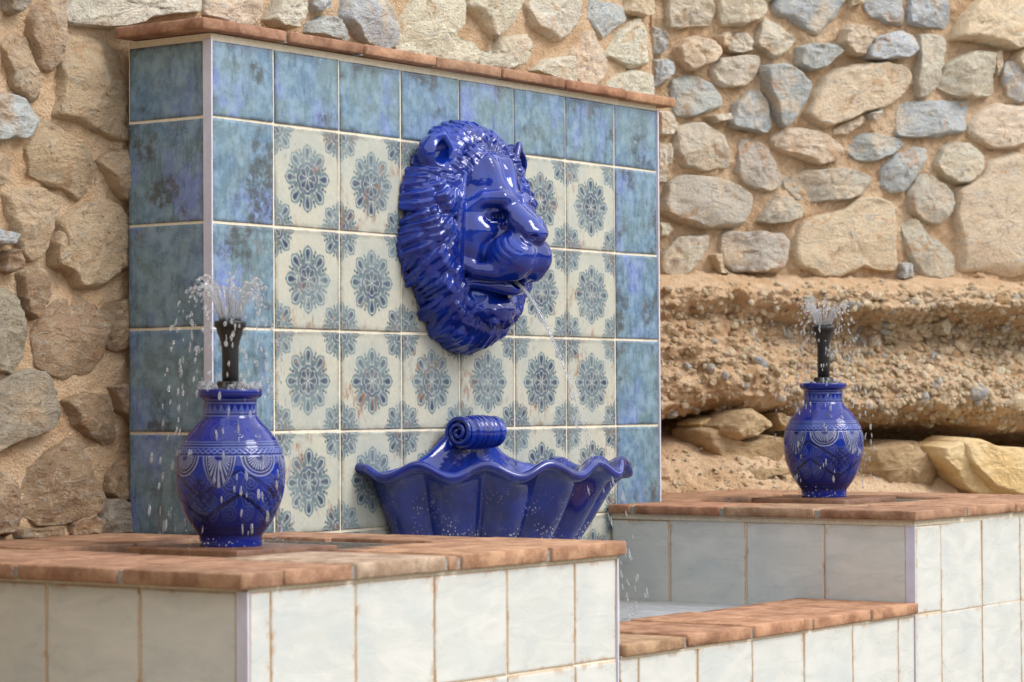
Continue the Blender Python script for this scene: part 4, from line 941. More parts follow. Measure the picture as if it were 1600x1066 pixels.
def bank():
    t = empty('gravel_bank', (2.6, 0, -1.4), 'weathered bank of clay and embedded gravel with an undercut ledge, under the right stone wall', 'earth bank')
    s = np.arange(-.75, 2.2, .006); z = np.arange(-1.42, -.165, .0042)
    S, Z = np.meshgrid(s, z, indexing='ij'); d = bank_out(S, Z)
    v = np.stack(wall3(S, Z, d), -1).reshape(-1, 3) - np.array((2.6, 0, -1.4))
    link('clay', mk('clay', v, grid_faces(len(s), len(z)), M['bank']), t, wl=False)
    # embedded pebbles: sharp little stones
    protos = []
    for k in range(14):
        r = random.Random(900 + k); pts = []
        g = (1 + 5 ** .5) / 2
        ico = [(-1, g, 0), (1, g, 0), (-1, -g, 0), (1, -g, 0), (0, -1, g), (0, 1, g), (0, -1, -g), (0, 1, -g), (g, 0, -1), (g, 0, 1), (-g, 0, -1), (-g, 0, 1)]
        fi = [(0, 11, 5), (0, 5, 1), (0, 1, 7), (0, 7, 10), (0, 10, 11), (1, 5, 9), (5, 11, 4), (11, 10, 2), (10, 7, 6), (7, 1, 8), (3, 9, 4), (3, 4, 2), (3, 2, 6), (3, 6, 8), (3, 8, 9), (4, 9, 5), (2, 4, 11), (6, 2, 10), (8, 6, 7), (9, 8, 1)]
        # one subdivision so outlines are not triangular
        vs = [Vector(q).normalized() for q in ico]; cache = {}; f2 = []
        def midp(a, b):
            q = (min(a, b), max(a, b))
            if q not in cache: cache[q] = len(vs); vs.append(((vs[a] + vs[b]) / 2).normalized())
            return cache[q]
        for a, b, c in fi:
            ab, bc, ca = midp(a, b), midp(b, c), midp(c, a); f2 += [(a, ab, ca), (b, bc, ab), (c, ca, bc), (ab, bc, ca)]
        w = np.array([tuple(q) for q in vs])
        for _ in range(5):                                   # facet it with random cuts
            n = np.array([r.gauss(0, 1) for _ in range(3)]); n /= np.linalg.norm(n); h = r.uniform(.55, .85)
            dd = w @ n; w = w - np.clip(dd - h, 0, 9)[:, None] * n
        w = w * np.array([1, r.uniform(.6, .95), r.uniform(.5, .85)]) * (1 + .06 * fbm(w * 3 + k, 2, 5)[:, None])
        me = mk('pebble', w, f2, M['stone'], smooth=False); protos.append((me, w, f2))
    r = random.Random(77); items = []
    pal = [(212, 186, 150), (222, 200, 168), (184, 182, 176), (166, 166, 164), (204, 178, 144), (228, 212, 182), (196, 162, 122)]
    def dens(s_, z_):
        right = float(sstep(.18, .58, s_)); band = float(sstep(-.66, -.58, z_)) * float(sstep(-.20, -.26, z_))
        return band * (.28 + .72 * right)
    while len(items) < 4000:
        s_, z_ = r.uniform(-.10, 1.24 if len(items) < 3200 else 1.9), r.uniform(-.68, -.19)
        if r.random() > dens(s_, z_): continue
        sz = r.choice([.0045, .005, .006, .006, .007, .008, .009, .011, .013, .016]) * r.uniform(.8, 1.25)
        if r.random() < .03: sz *= 1.7
        items.append((sz, s_, z_))
    while len(items) < 4200:                                     # loose bits lying on the slope below
        s_, z_ = r.uniform(-.10, .42), r.uniform(-.80, -.67); items.append((r.uniform(.004, .011), s_, z_))
    items.sort(reverse=True)
    D = bank_out(np.array([i[1] for i in items]), np.array([i[2] for i in items]))
    soup = Soup(); loc0 = np.array((2.6, 0, -1.4)); cols = []
    for k, ((sz, s_, z_), d) in enumerate(zip(items, D)):
        me, w, f2 = protos[r.randrange(len(protos))]
        e = (r.uniform(0, 6.28), r.uniform(-.6, .6), r.uniform(0, 6.28))
        pos = tuple(float(q) for q in wall3(s_, z_, d + sz * r.uniform(-.25, .30)))
        if k < 290:
            o = link('pebble', me, t, pos, e); o.scale = (sz, sz, sz)
            c = srgb(*r.choice(pal)); o.color = c
        else:
            R = np.array(Matrix.Rotation(e[2], 3, 'Z') @ Matrix.Rotation(e[1], 3, 'Y') @ Matrix.Rotation(e[0], 3, 'X'))
            soup.add((w * sz) @ R.T + np.array(pos) - loc0, f2)
    g = link('gravel', soup.mesh('gravel', M['stone'], smooth=False), t, wl=False); g.color = srgb(206, 184, 150); g['kind'] = 'stuff'
    return t

# rocks at the foot of the bank and slabs stuck in it: chipped blocks with real depth
def rock(key, prot, back, mat, col, seed, parent=None, name='stone', label=None, flat=.5, edge=1.6):
    off, poly = ROCKS[key]
    V, F = stone_mesh(poly, prot, seed, flat, back, 84, edge)
    w = np.stack(wall3(V[:, 0], V[:, 1], V[:, 2] + off - prot), -1); o3 = w.mean(0)
    o = link(name, mk(name, w - o3, F, mat), parent, tuple(o3)); o.color = srgb(*col)
    if label: tag(o, label, 'boulder', 'rocks at the foot of the gravel bank')
    return o
BANK = bank()
rock('ochreB', .07, .14, M['ybould'], (222, 178, 116), 4, None, 'boulder', 'large cracked ochre slab of rock at the right edge, behind the right basin rim', .9, .8)
rock('ochreA', .06, .12, M['ybould'], (222, 178, 116), 5, None, 'boulder', 'narrow ochre strip of rock split off the large cracked slab', .85, .8)
rock('lumpy', .10, .14, M['bould'], (160, 130, 92), 9, None, 'boulder', 'dull brown lumpy rock between the right jar and the ochre slabs', .1, 2.2)
rock('block', .06, .14, M['bould'], (160, 128, 88), 21, None, 'boulder', 'layered brown block under the smooth tan rock', .4, 1.2)
rock('tan', .06, .09, M['bould'], (190, 156, 110), 15, None, 'boulder', 'smooth tan rock resting on top of the layered block', .3, 2.4)
rock('stick', .03, .08, M['ybould'], (206, 164, 96), 27, None, 'boulder', 'small yellowish stone wedged in the dark hollow of the bank', .6)
rock('behind', .04, .08, M['bould'], (176, 142, 100), 31, None, 'boulder', 'small brown rock half hidden behind the left side of the right jar', .3, 2)
rock('thin', .03, .08, M['bould'], (186, 160, 122), 43, None, 'boulder', 'thin flat rock lying on the sandy slope behind the right basin', .7)
for k, (key, col) in enumerate((('flake', (196, 180, 148)), ('longf', (172, 144, 108)), ('up', (182, 172, 150)), ('pale', (206, 190, 156)), ('ledge', (206, 198, 176)))):
    rock(key, .035, .06, M['stone'], col, 50 + k, BANK)
# ------------------------------------------------------------------ lion mask: one solid, sculpted as a distance field and meshed
class Field:
    def __init__(s, lo, hi, h):
        s.lo = np.array(lo, float); s.h = h
        s.n = (np.ceil((np.array(hi) - s.lo) / h).astype(int) + 1)
        s.F = np.full(s.n, .05, np.float32); s.C = np.zeros(s.n, np.int8)
        s.ax = [s.lo[k] + h * np.arange(s.n[k]) for k in range(3)]
    def box(s, lo, hi):
        a = np.maximum(np.floor((np.array(lo) - s.lo) / s.h).astype(int), 0); b = np.minimum(np.ceil((np.array(hi) - s.lo) / s.h).astype(int) + 1, s.n)
        if np.any(b <= a): return None
        sl = tuple(slice(i, j) for i, j in zip(a, b))
        X, Y, Z = np.meshgrid(*[s.ax[k][sl[k]] for k in range(3)], indexing='ij')
        return sl, np.stack([X, Y, Z], -1)
    def add(s, sl, d, k, lab):
        F = s.F[sl]; d = d.astype(np.float32)
        s.C[sl] = np.where(d < F, lab, s.C[sl])
        h = np.clip(.5 + .5 * (F - d) / k, 0, 1); s.F[sl] = F * (1 - h) + d * h - k * h * (1 - h)
    def cut(s, sl, d, k, lab=None):
        F = s.F[sl]; d = (-d).astype(np.float32)
        if lab is not None: s.C[sl] = np.where(d > F, lab, s.C[sl])
        h = np.clip(.5 - .5 * (F - d) / k, 0, 1); s.F[sl] = F * (1 - h) + d * h + k * h * (1 - h)
    def ell(s, c, r, k=.01, lab=0, cut=False, rot=None):
        c, r = np.array(c), np.array(r); m = r.max() + .02 + k
        q = s.box(c - m, c + m)
        if q is None: return
        sl, p = q; p = p - c
        if rot is not None: p = p @ np.array(rot)
        k0 = np.linalg.norm(p / r, axis=-1); k1 = np.linalg.norm(p / r ** 2, axis=-1)
        d = k0 * (k0 - 1) / np.maximum(k1, 1e-6)
        d = np.where(k0 < .05, -r.min(), d)
        (s.cut if cut else s.add)(sl, d, k, lab if not cut else None)
    def chain(s, pts, rad, k=.006, lab=0, cut=False, strands=0, amp=.0016, sidevec=None):
        pts = np.array(pts, float); rad = np.broadcast_to(np.array(rad, float), (len(pts),))
        m = rad.max() + .012 + k
        q = s.box(pts.min(0) - m, pts.max(0) + m)
        if q is None: return
        sl, p = q; best = np.full(p.shape[:3], 9.0); bw = np.zeros_like(best)
        for i in range(len(pts) - 1):
            a, b = pts[i], pts[i + 1]; ab = b - a
            t = np.clip(((p - a) @ ab) / (ab @ ab), 0, 1)
            rel = p - a - t[..., None] * ab
            r = rad[i] + (rad[i + 1] - rad[i]) * t
            d = np.linalg.norm(rel, axis=-1) - r
            u = d < best; best = np.where(u, d, best)
            if strands:
                sd = np.cross(ab, np.array([0, 1, 0])); sd /= np.linalg.norm(sd) + 1e-9
                bw = np.where(u, (rel @ sd) / np.maximum(r, .003), bw)
        if strands: best = best + amp * np.cos(np.clip(bw, -1.3, 1.3) * np.pi * strands) 
        (s.cut if cut else s.add)(sl, best, k, lab if not cut else None)
def surface_nets(F, lo, h):
    nx, ny, nz = F.shape; S = F < 0
    corners = [(i, j, k) for i in (0, 1) for j in (0, 1) for k in (0, 1)]
    cs = sum(S[i:nx - 1 + i, j:ny - 1 + j, k:nz - 1 + k].astype(np.int8) for i, j, k in corners)
    act = (cs > 0) & (cs < 8); idx = np.full(act.shape, -1, np.int64); cells = np.argwhere(act); idx[act] = np.arange(len(cells))
    acc = np.zeros((len(cells), 3)); cnt = np.zeros(len(cells)); c0, c1, c2 = cells.T
    for a in corners:
        for ax in range(3):
            if a[ax]: continue
            b = list(a); b[ax] = 1
            fa = F[c0 + a[0], c1 + a[1], c2 + a[2]].astype(float); fb = F[c0 + b[0], c1 + b[1], c2 + b[2]].astype(float)
            m = (fa < 0) != (fb < 0); t = np.where(m, fa / np.where(m, fa - fb, 1), 0)
            pt = np.tile(np.array(a, float), (len(cells), 1)); pt[:, ax] += t
            acc += pt * m[:, None]; cnt += m
    V = lo + (cells + acc / cnt[:, None]) * h
    Q = []
    for ax in range(3):
        sl0 = [slice(1, -1)] * 3; 
        A = S[:-1] != S[1:] if ax == 0 else (S[:, :-1] != S[:, 1:] if ax == 1 else S[:, :, :-1] != S[:, :, 1:])
        e = np.argwhere(A)
        o1, o2 = (ax + 1) % 3, (ax + 2) % 3
        e = e[(e[:, o1] > 0) & (e[:, o2] > 0) & (e[:, o1] < F.shape[o1] - 1) & (e[:, o2] < F.shape[o2] - 1)]
        def g(d1, d2):
            c = e.copy(); c[:, o1] -= d1; c[:, o2] -= d2; return idx[c[:, 0], c[:, 1], c[:, 2]]
        q = np.stack([g(1, 1), g(0, 1), g(0, 0), g(1, 0)], -1)
        flip = ~S[e[:, 0], e[:, 1], e[:, 2]]
        q[flip] = q[flip][:, ::-1]; Q.append(q)
    return V, np.concatenate(Q), cells
MANE, FACE, EAR, EYE, NOSE = 0, 1, 2, 3, 4
def lion():
    h = .0022
    L = Field((-.012, -.014, -.275), (.245, .245, .285), h)     # right half (x >= 0), mirrored afterwards
    def prof(x, z):
        rho4 = ((x / .206) ** 2 + (z / .238) ** 2) ** 2
        rf = np.sqrt((x / .116) ** 2 + ((z + .004) / .160) ** 2)
        return rho4, .092 * (.55 + .45 * sstep(.72, 1.0, rf))
    def surf(x, z):
        q, H = prof(x, z); return -.004 + float(H) * math.sqrt(max(0.0, 1 - float(q)))
    # mane body: a thick ruff with a hollow for the face
    sl, p = L.box((-1, -1, -1), (1, 1, 1))
    q4, HH = prof(p[..., 0] * 1.06, p[..., 2] * 1.05); HH = HH * .84; kk = np.sqrt(q4 + (np.maximum(p[..., 1] + .004, 0) / HH) ** 2)
    L.add(sl, (kk - 1) * .085, .004, MANE)
    # head
    L.ell((0, .045, .03), (.104, .086, .142), .016, FACE)
    L.ell((0, .066, .118), (.082, .056, .060), .016, FACE)
    for s_ in (0, 1): L.chain([(.012 * s_, .098, .084), (.013 * s_, .136, .040), (.014 * s_, .178, .008)], [.032, .031, .029], .012, FACE)
    L.chain([(.0, .10, -.03), (0, .152, -.045)], [.056, .050], .015, FACE)
    L.ell((.030, .154, -.050), (.044, .056, .050), .012, FACE)
    L.ell((.072, .066, -.01), (.036, .048, .075), .018, FACE)
    L.ell((.058, .100, .002), (.028, .030, .024), .014, FACE)
    L.chain([(.034, .164, -.080), (.058, .134, -.084), (.080, .102, -.080), (.096, .074, -.062)], [.022, .020, .017, .012], .012, FACE)
    L.ell((0, .064, -.132), (.078, .046, .050), .012, FACE)
    # lower lip curls back on itself at the corner of the mouth
    L.chain([(0, .142, -.117), (.030, .133, -.114), (.058, .110, -.105), (.078, .088, -.101), (.091, .070, -.112), (.090, .063, -.130), (.079, .066, -.139)], [.0145, .0145, .0140, .0130, .0115, .0095, .0075], .004, FACE)
    L.ell((0, .090, -.160), (.052, .040, .034), .008, FACE)
    # smooth strip of fur between cheek and ruff
    L.chain([(.092, .082, .120), (.108, .086, .070), (.116, .082, .0), (.115, .077, -.06), (.107, .070, -.115), (.092, .066, -.150)], [.006, .010, .012, .012, .010, .005], .012, MANE)
    # brow, eye, lids
    L.chain([(.012, .146, .066), (.036, .137, .071), (.062, .112, .070), (.088, .078, .046)], [.014, .019, .017, .011], .009, FACE)
    L.chain([(.022, .112, .10), (.034, .100, .15)], [.016, .012], .016, FACE)
    L.ell((.049, .135, .034), (.025, .022, .015), .008, FACE, cut=True)
    L.chain([(.030, .154, .036), (.036, .148, .008), (.052, .126, -.014)], [.005, .005, .004], .009, FACE, cut=True)
    L.ell((.047, .109, .033), (.0145, .0145, .0140), .002, EYE)
    L.chain([(.026, .126, .032), (.037, .128, .043), (.050, .123, .045), (.068, .105, .034)], [.003, .0048, .0048, .003], .004, FACE)
    L.chain([(.026, .126, .030), (.038, .126, .021), (.052, .119, .020), (.069, .104, .031)], [.003, .004, .004, .003], .004, FACE)
    L.ell((.047, .1235, .033), (.004, .004, .004), .001, EYE, cut=True)
    # nose leather, nostril, philtrum, mouth line, whisker furrows
    L.ell((0, .192, -.003), (.037, .028, .023), .006, NOSE)
    L.ell((.022, .213, -.012), (.008, .012, .006), .004, NOSE, cut=True)
    L.chain([(.040, .190, -.004), (.038, .200, -.021), (.016, .216, -.029)], [.003, .003, .003], .005, FACE, cut=True)
    L.chain([(0, .224, -.026), (0, .216, -.060), (0, .190, -.100)], [.0015, .002, .003], .006, FACE, cut=True)
    L.chain([(0, .182, -.104), (.034, .160, -.103), (.062, .128, -.105), (.082, .100, -.101), (.098, .080, -.104)], [.005, .005, .0045, .004, .003], .004, FACE, cut=True)
    L.ell((0, .150, -.106), (.014, .040, .010), .005, FACE, cut=True)           # spout hole in the mouth
    def skin_x(y, z):
        jy, jz = int(round((y - L.lo[1]) / h)), int(round((z - L.lo[2]) / h)); col = L.F[:, jy, jz]; k = np.nonzero(col < 0)[0]
        return L.ax[0][k[-1]] if len(k) else .03
    for k in range(5):
        pts = []
        for u in np.linspace(0, 1, 6):
            y, z = .126 + .011 * k + .042 * u, -.034 + .009 * k - .040 * u - .006 * math.sin(u * 3.1)
            pts.append((skin_x(y, z) + .0012, y, z))
        L.chain(pts, [.0008, .0016, .0019, .0019, .0015, .0008], .0025, FACE, cut=True)
    L.chain([(0, .158, .070), (0, .126, .12), (0, .112, .16)], [.004, .004, .002], .012, FACE, cut=True)
    # ruff: clumps of parallel wavy strands
    r = random.Random(8)
    def clump(root, dr, length, R, n, sway, lift, hook=0.0, wave=.004, spread=1.42):
        wph = r.uniform(0, 6.28); lf_ = r.uniform(.85, 1.2); R = R * r.uniform(.86, 1.16); sway = sway * r.uniform(.4, 1.5) * r.choice([1, 1, 1, -1]); wave = wave * r.uniform(.6, 1.7); jt = r.gauss(0, .16)
        dr = (dr[0] * math.cos(jt) - dr[1] * math.sin(jt), dr[0] * math.sin(jt) + dr[1] * math.cos(jt))
        dr = np.array(dr, float); dr /= np.hypot(*dr); sd = np.array([-dr[1], dr[0]])
        for s_ in range(n):
            o_ = (s_ - (n - 1) / 2)
            pts, rad = [], []; m = 9; ln = length * lf_ * (1 - .09 * abs(o_)) * r.uniform(.88, 1.10); ph = r.uniform(-.35, .35)
            for i in range(m):
                u = i / (m - 1)
                lat = o_ * R * spread * (.85 + .30 * math.sin(math.pi * min(1, u * 1.05)) - .45 * max(0, u - .6)) + sway * math.sin(u * 4.4 - .5 + ph) + hook * u * u
                q = np.array(root) + dr * ln * u + sd * lat
                rr_ = math.hypot(q[0] / .206, q[1] / .238)
                if rr_ > 1.02: q = q / rr_ * (1.02 + .15 * (rr_ - 1.02))
                x = max(q[0], 0.0)
                y = surf(x, q[1]) * .92 + lift * (math.sin(math.pi * (.10 + .84 * u)) - .55) + wave * math.sin(u * 8.5 + wph) - .45 * abs(o_) ** 1.4 * R
                pts.append((x, max(y, .001), q[1]))
                rad.append(R * (.55 + .45 * math.sin(math.pi * min(1, .15 + .70 * u))) * (1 - .60 * max(0, u - .62) / .38))
            L.chain(pts, rad, .0026, MANE, strands=1.5, amp=.0011)
    # outer lobes, from beside the ear down to the beard
    for a_ in (30, 18, 6, -6, -18, -30, -42, -54, -66, -78, -89):               # lobes along the rim
        a = math.radians(a_ + r.uniform(-3, 3)); ro = (.166 * math.cos(a), .198 * math.sin(a) + (.018 if a_ > -60 else 0))
        d = (math.cos(a) * 1.0 + .02, math.sin(a) * .85 - .42 * max(0, math.cos(a)))
        clump(ro, d, .058 * r.uniform(.9, 1.15), .0120, 3, -.006, .020 * r.uniform(.8, 1.2), -.014, .003)
    for a_, ln, n_, hk in ((27, .064, 3, .020), (13, .070, 3, .024), (-1, .076, 4, .024), (-16, .078, 4, .028), (-31, .078, 4, .024), (-45, .076, 4, .020), (-58, .070, 4, .014), (-71, .064, 4, .008), (-84, .058, 3, .002)):
        a = math.radians(a_ + r.uniform(-2, 2)); ro = (.144 * math.cos(a), .176 * math.sin(a) + (.016 if a_ > -60 else 0))
        d = (math.cos(a) * .95 + .05, math.sin(a) * .80 - .50 * max(0, math.cos(a)))
        clump(ro, d, ln, .0116, n_, -.010 * r.uniform(.7, 1.2), .028 * r.uniform(.8, 1.2), -hk, .005)
    # inner tier: locks stepping down along the cheek
    for a_ in (46, 37, 28, 19, 10, 1, -8, -17, -26, -35, -44, -54, -64, -75):
        a = math.radians(a_ + r.uniform(-2, 2)); ro = (.122 * math.cos(a), .160 * math.sin(a) + .024 * math.cos(a))
        d = (math.cos(a) * .80 + .10, math.sin(a) * .55 - .75 * max(0, math.cos(a)) - (.25 if a_ < -40 else 0))
        clump(ro, d, .058 * r.uniform(.9, 1.15), .0088, 3, .008, .024 * r.uniform(.8, 1.25), -.012, .003)
    # hair swept back over the crown, tier over tier
    for tier, (ex, ez, ln, lf, R_) in enumerate(((.168, .208, .046, .014, .0115), (.136, .184, .056, .022, .0108), (.100, .150, .062, .026, .0092))):
        for a_ in ((88, 77, 66, 55, 44, 36) if tier != 2 else (87, 77, 67, 58, 50)):
            a = math.radians(a_ + r.uniform(-3, 3)); ro = (ex * math.cos(a), ez * math.sin(a))
            d = (math.cos(a) * .9 + .30, math.sin(a) * .9)
            clump(ro, d, ln * r.uniform(.85, 1.15), R_ * r.uniform(.85, 1.1), 3, .008 * r.choice([1, 1, -1]), lf * r.uniform(.75, 1.3), -.012, .004)
    for i in range(6):      # beard under the chin
        x = .005 + .017 * i
        L.chain([(x, .092 - .005 * i, -.180 + .007 * i), (x * 1.08 + .003, .082 - .005 * i, -.206 + .006 * i), (x * 1.12 - .002, .056 - .004 * i, -.230 + .008 * i), (x * 1.1 + .003, .016, -.248 + .012 * i)], [.009, .0118, .0112, .006], .0036, MANE, strands=1.5, amp=.0014)
    for cx_, cy_, cz_, cr_ in ((.010, .118, -.158, .010), (.028, .108, -.164, .011), (.046, .092, -.160, .010), (.004, .113, -.178, .011), (.022, .104, -.184, .011)):
        L.chain([(cx_, cy_, cz_ + .010), (cx_ + .004, cy_ + .002, cz_), (cx_ - .002, cy_ - .004, cz_ - .012)], [cr_ * .7, cr_, cr_ * .5], .004, FACE, strands=1.5, amp=.0009)
    # ear
    cr, sr = math.cos(.5), math.sin(.5)
    rot = [[cr, 0, -sr], [0, 1, 0], [sr, 0, cr]]
    L.ell((.143, .036, .166), (.033, .030, .040), .008, EAR, rot=rot)
    L.ell((.139, .070, .165), (.020, .036, .029), .005, EAR, cut=True, rot=rot)
    L.chain([(.118, .064, .146), (.116, .066, .176), (.133, .060, .201), (.158, .046, .194), (.170, .036, .170), (.160, .044, .146), (.139, .060, .135), (.118, .064, .146)], [.006, .007, .0072, .0068, .006, .006, .006, .006], .005, EAR)
    # flat back on the wall
    q = L.box((-1, -1, -1), (1, 1, 1)); sl, p = q
    L.F = np.maximum(L.F, (.0005 - p[..., 1]).astype(np.float32))
    F = L.F; i0 = int(round((0 - L.lo[0]) / h))
    # mirror exactly about x = 0
    i0 = int(np.argmin(np.abs(L.ax[0]))); off = L.ax[0][i0]
    Fm = np.concatenate([F[i0 + 1:][::-1], F[i0:]], 0); Cm = np.concatenate([L.C[i0 + 1:][::-1], L.C[i0:]], 0)
    lo = np.array([off - (F.shape[0] - 1 - i0) * h, L.lo[1], L.lo[2]])
    V, Qd, cells = surface_nets(Fm, lo, h)
    # one pass of smoothing takes the grid steps out
    nb = np.zeros_like(V); cn = np.zeros(len(V))
    for a, b in ((0, 1), (1, 2), (2, 3), (3, 0)):
        np.add.at(nb, Qd[:, a], V[Qd[:, b]]); np.add.at(nb, Qd[:, b], V[Qd[:, a]]); np.add.at(cn, Qd[:, a], 1); np.add.at(cn, Qd[:, b], 1)
    V = V * .45 + (nb / cn[:, None]) * .55
    g = np.stack(np.gradient(Fm, h), -1)
    N = g[cells[:, 0], cells[:, 1], cells[:, 2]] + g[cells[:, 0] + 1, cells[:, 1] + 1, cells[:, 2] + 1] + g[cells[:, 0] + 1, cells[:, 1], cells[:, 2]] + g[cells[:, 0], cells[:, 1] + 1, cells[:, 2] + 1]
    N /= np.linalg.norm(N, axis=1, keepdims=True) + 1e-9
    lab = Cm[cells[:, 0], cells[:, 1], cells[:, 2]]
    # local (x, forward, z) -> world orientation: forward is -Y
    V = np.stack([V[:, 0], -V[:, 1], V[:, 2]], -1); N = np.stack([N[:, 0], -N[:, 1], N[:, 2]], -1); Qd = Qd[:, ::-1]
    t = empty('lion_mask', (.8, -.001, -.19), 'glossy cobalt blue ceramic lion head spouting water, fixed to the rosette tiles', 'lion head fountain')
    fl = np.sort(lab[Qd], axis=1)[:, 2]
    # loose specks of a label would make stray parts: majority vote over neighbours
    for nm, ids in (('mane', (MANE,)), ('face', (FACE,)), ('ear', (EAR,)), ('eye', (EYE,)), ('nose', (NOSE,))):
        sets = [(nm, np.isin(fl, ids))]
        if nm in ('ear', 'eye'):
            cx = V[Qd][:, :, 0].mean(1); sets = [(nm, np.isin(fl, ids) & (cx < 0)), (nm, np.isin(fl, ids) & (cx >= 0))]
        for n_, m in sets:
            q = Qd[m]
            if not len(q): continue
            u, inv = np.unique(q, return_inverse=True)
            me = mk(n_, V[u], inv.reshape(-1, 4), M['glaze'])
            if len(me.vertices) == len(u): me.normals_split_custom_set_from_vertices([tuple(x) for x in N[u]])
            link(n_, me, t, wl=False)
    return t
lion()

# ------------------------------------------------------------------ scallop bowl under the lion
def shell_bowl():
    t = empty('shell_basin', (.8, 0, -.68), 'cobalt blue scallop shell basin with rolled scroll, below the lion head', 'shell fountain basin')
    n = 260; th = np.linspace(0, np.pi, n)
    ck = np.cos(16 * th)                               # +1 at a crest of the rim
    lobe = np.abs(np.sin(8 * th)) ** .75               # 0 in the valley under each crest
    endf = sstep(0, .12, np.minimum(th, np.pi - th))
    # outer wall, lip, inner wall: (radius, z, lobe depth, wave)
    prof = [(.050, -.330, .1, 0), (.085, -.315, .3, 0), (.135, -.280, .6, 0), (.190, -.225, .9, 0), (.235, -.170, 1.0, 0), (.268, -.120, 1, .05), (.292, -.078, 1, .15), (.310, -.045, .9, .4), (.322, -.026, .7, .75), (.334, -.016, .4, .95),
            (.350, -.014, .15, 1), (.358, -.010, .05, 1), (.361, -.003, .0, 1), (.359, .004, .0, 1), (.352, .008, 0, 1), (.338, .004, .1, 1), (.322, -.006, .3, .9), (.300, -.030, .5, .55), (.262, -.075, .5, .2), (.20, -.12, .4, 0), (.10, -.15, .2, 0), (.0, -.16, 0, 0)]
    rows = []
    for (r, z, lb, wv) in prof:
        rr = r + lb * .028 * (lobe - .75) + wv * (-.004) * ck
        zz = z + wv * .0120 * ck * (.6 + .4 * endf)
        rows.append(np.stack([-rr * np.cos(th), -rr * np.sin(th) - .001, zz], -1))
    V = np.stack(rows, 1).reshape(-1, 3)                # index = i*len(prof)+j
    f = grid_faces(n, len(prof))[:, ::-1]
    link('bowl', mk('bowl', V, f[:, ::-1], M['worn']), t, wl=False)
    # back plate rising to the scroll
    xs = np.linspace(-.295, .295, 90)
    ax = np.abs(xs)
    top = np.interp(ax, [0, .045, .075, .10, .14, .20, .28, .345], [.085, .083, .068, .045, .022, .006, -.006, -.012])
    top = np.convolve(np.pad(top, 4, 'edge'), np.ones(9) / 9, 'valid')
    sect = []
    for x, zt in zip(xs, top):
        e = .018 + .020 * math.exp(-(x / .09) ** 2)
        lo = zt - .022 if abs(x) > .24 else -.05
        mid_z = lo + (zt - lo) * .35
        sect.append([(x, -.002, lo), (x, -.002, zt - .006), (x, -.006, zt), (x, -e + .006, zt + .001), (x, -e, zt - .006), (x, -e - .004, zt - .03), (x, -.03, mid_z), (x, -.03, lo)])
    V = np.array(sect).reshape(-1, 3)
    link('back_plate', mk('back_plate', V, grid_faces(90, 8)[:, ::-1], M['glaze']), t, wl=False)
    # scroll: a fat ribbed roll lying along X, a spiral on each end
    xs = np.linspace(-.060, .060, 150); u = xs / .060
    rad = .0368 - .004 * u ** 2 - .0022 * np.exp(-((np.abs(u) - .16) / .05) ** 2) - .0022 * np.exp(-((np.abs(u) - .40) / .05) ** 2) - .007 * np.exp(-((np.abs(u) - .68) / .07) ** 2)
    m = 64; tt = np.linspace(0, 2 * np.pi, m, endpoint=False)
    cx0, cy0, cz0 = -.012, -.052, .073
    V = np.stack([np.repeat(xs + cx0, m), cy0 + np.outer(rad, np.cos(tt)).ravel(), cz0 + np.outer(rad, np.sin(tt)).ravel()], -1)
    f = grid_faces(150, m); # not wrapped in v; add wrap
    wrap = np.array([(i * m + m - 1, (i + 1) * m + m - 1, (i + 1) * m, i * m) for i in range(149)])
    f = np.concatenate([f, wrap])
    sc = link('scroll', mk('scroll', V, f, M['glaze']), t, wl=False)
    for sx in (-1, 1):
        a = np.linspace(0, 2 * np.pi * 2.35, 90); rr = .004 + (.0300) * (a / a[-1])
        pth = np.stack([np.full_like(a, cx0 + sx * (.061 + 0)) + sx * .006 * (1 - a / a[-1]), cy0 + rr * np.cos(a * -1 + 1.2), cz0 + rr * np.sin(a * -1 + 1.2)], -1)
        v, f2 = tube(pth, np.linspace(.0045, .0058, 90), 10)
        sp = link('spiral', mk('spiral', v, f2, M['glaze']), t, wl=False)
        sp.parent = sc
        pr = [(0.0, .0), (.036, .0)]
        disc = [(cx0 + sx * .0595, cy0, cz0)] + [(cx0 + sx * .0590, cy0 + .033 * math.cos(q), cz0 + .033 * math.sin(q)) for q in np.linspace(0, 2 * np.pi, 40, endpoint=False)]
        dm = mk('scroll_end', disc, [(0, i + 1, (i + 1) % 40 + 1) for i in range(40)], M['glaze']); d = link('scroll_end', dm, t, wl=False); d.parent = sc
    return t
shell_bowl()

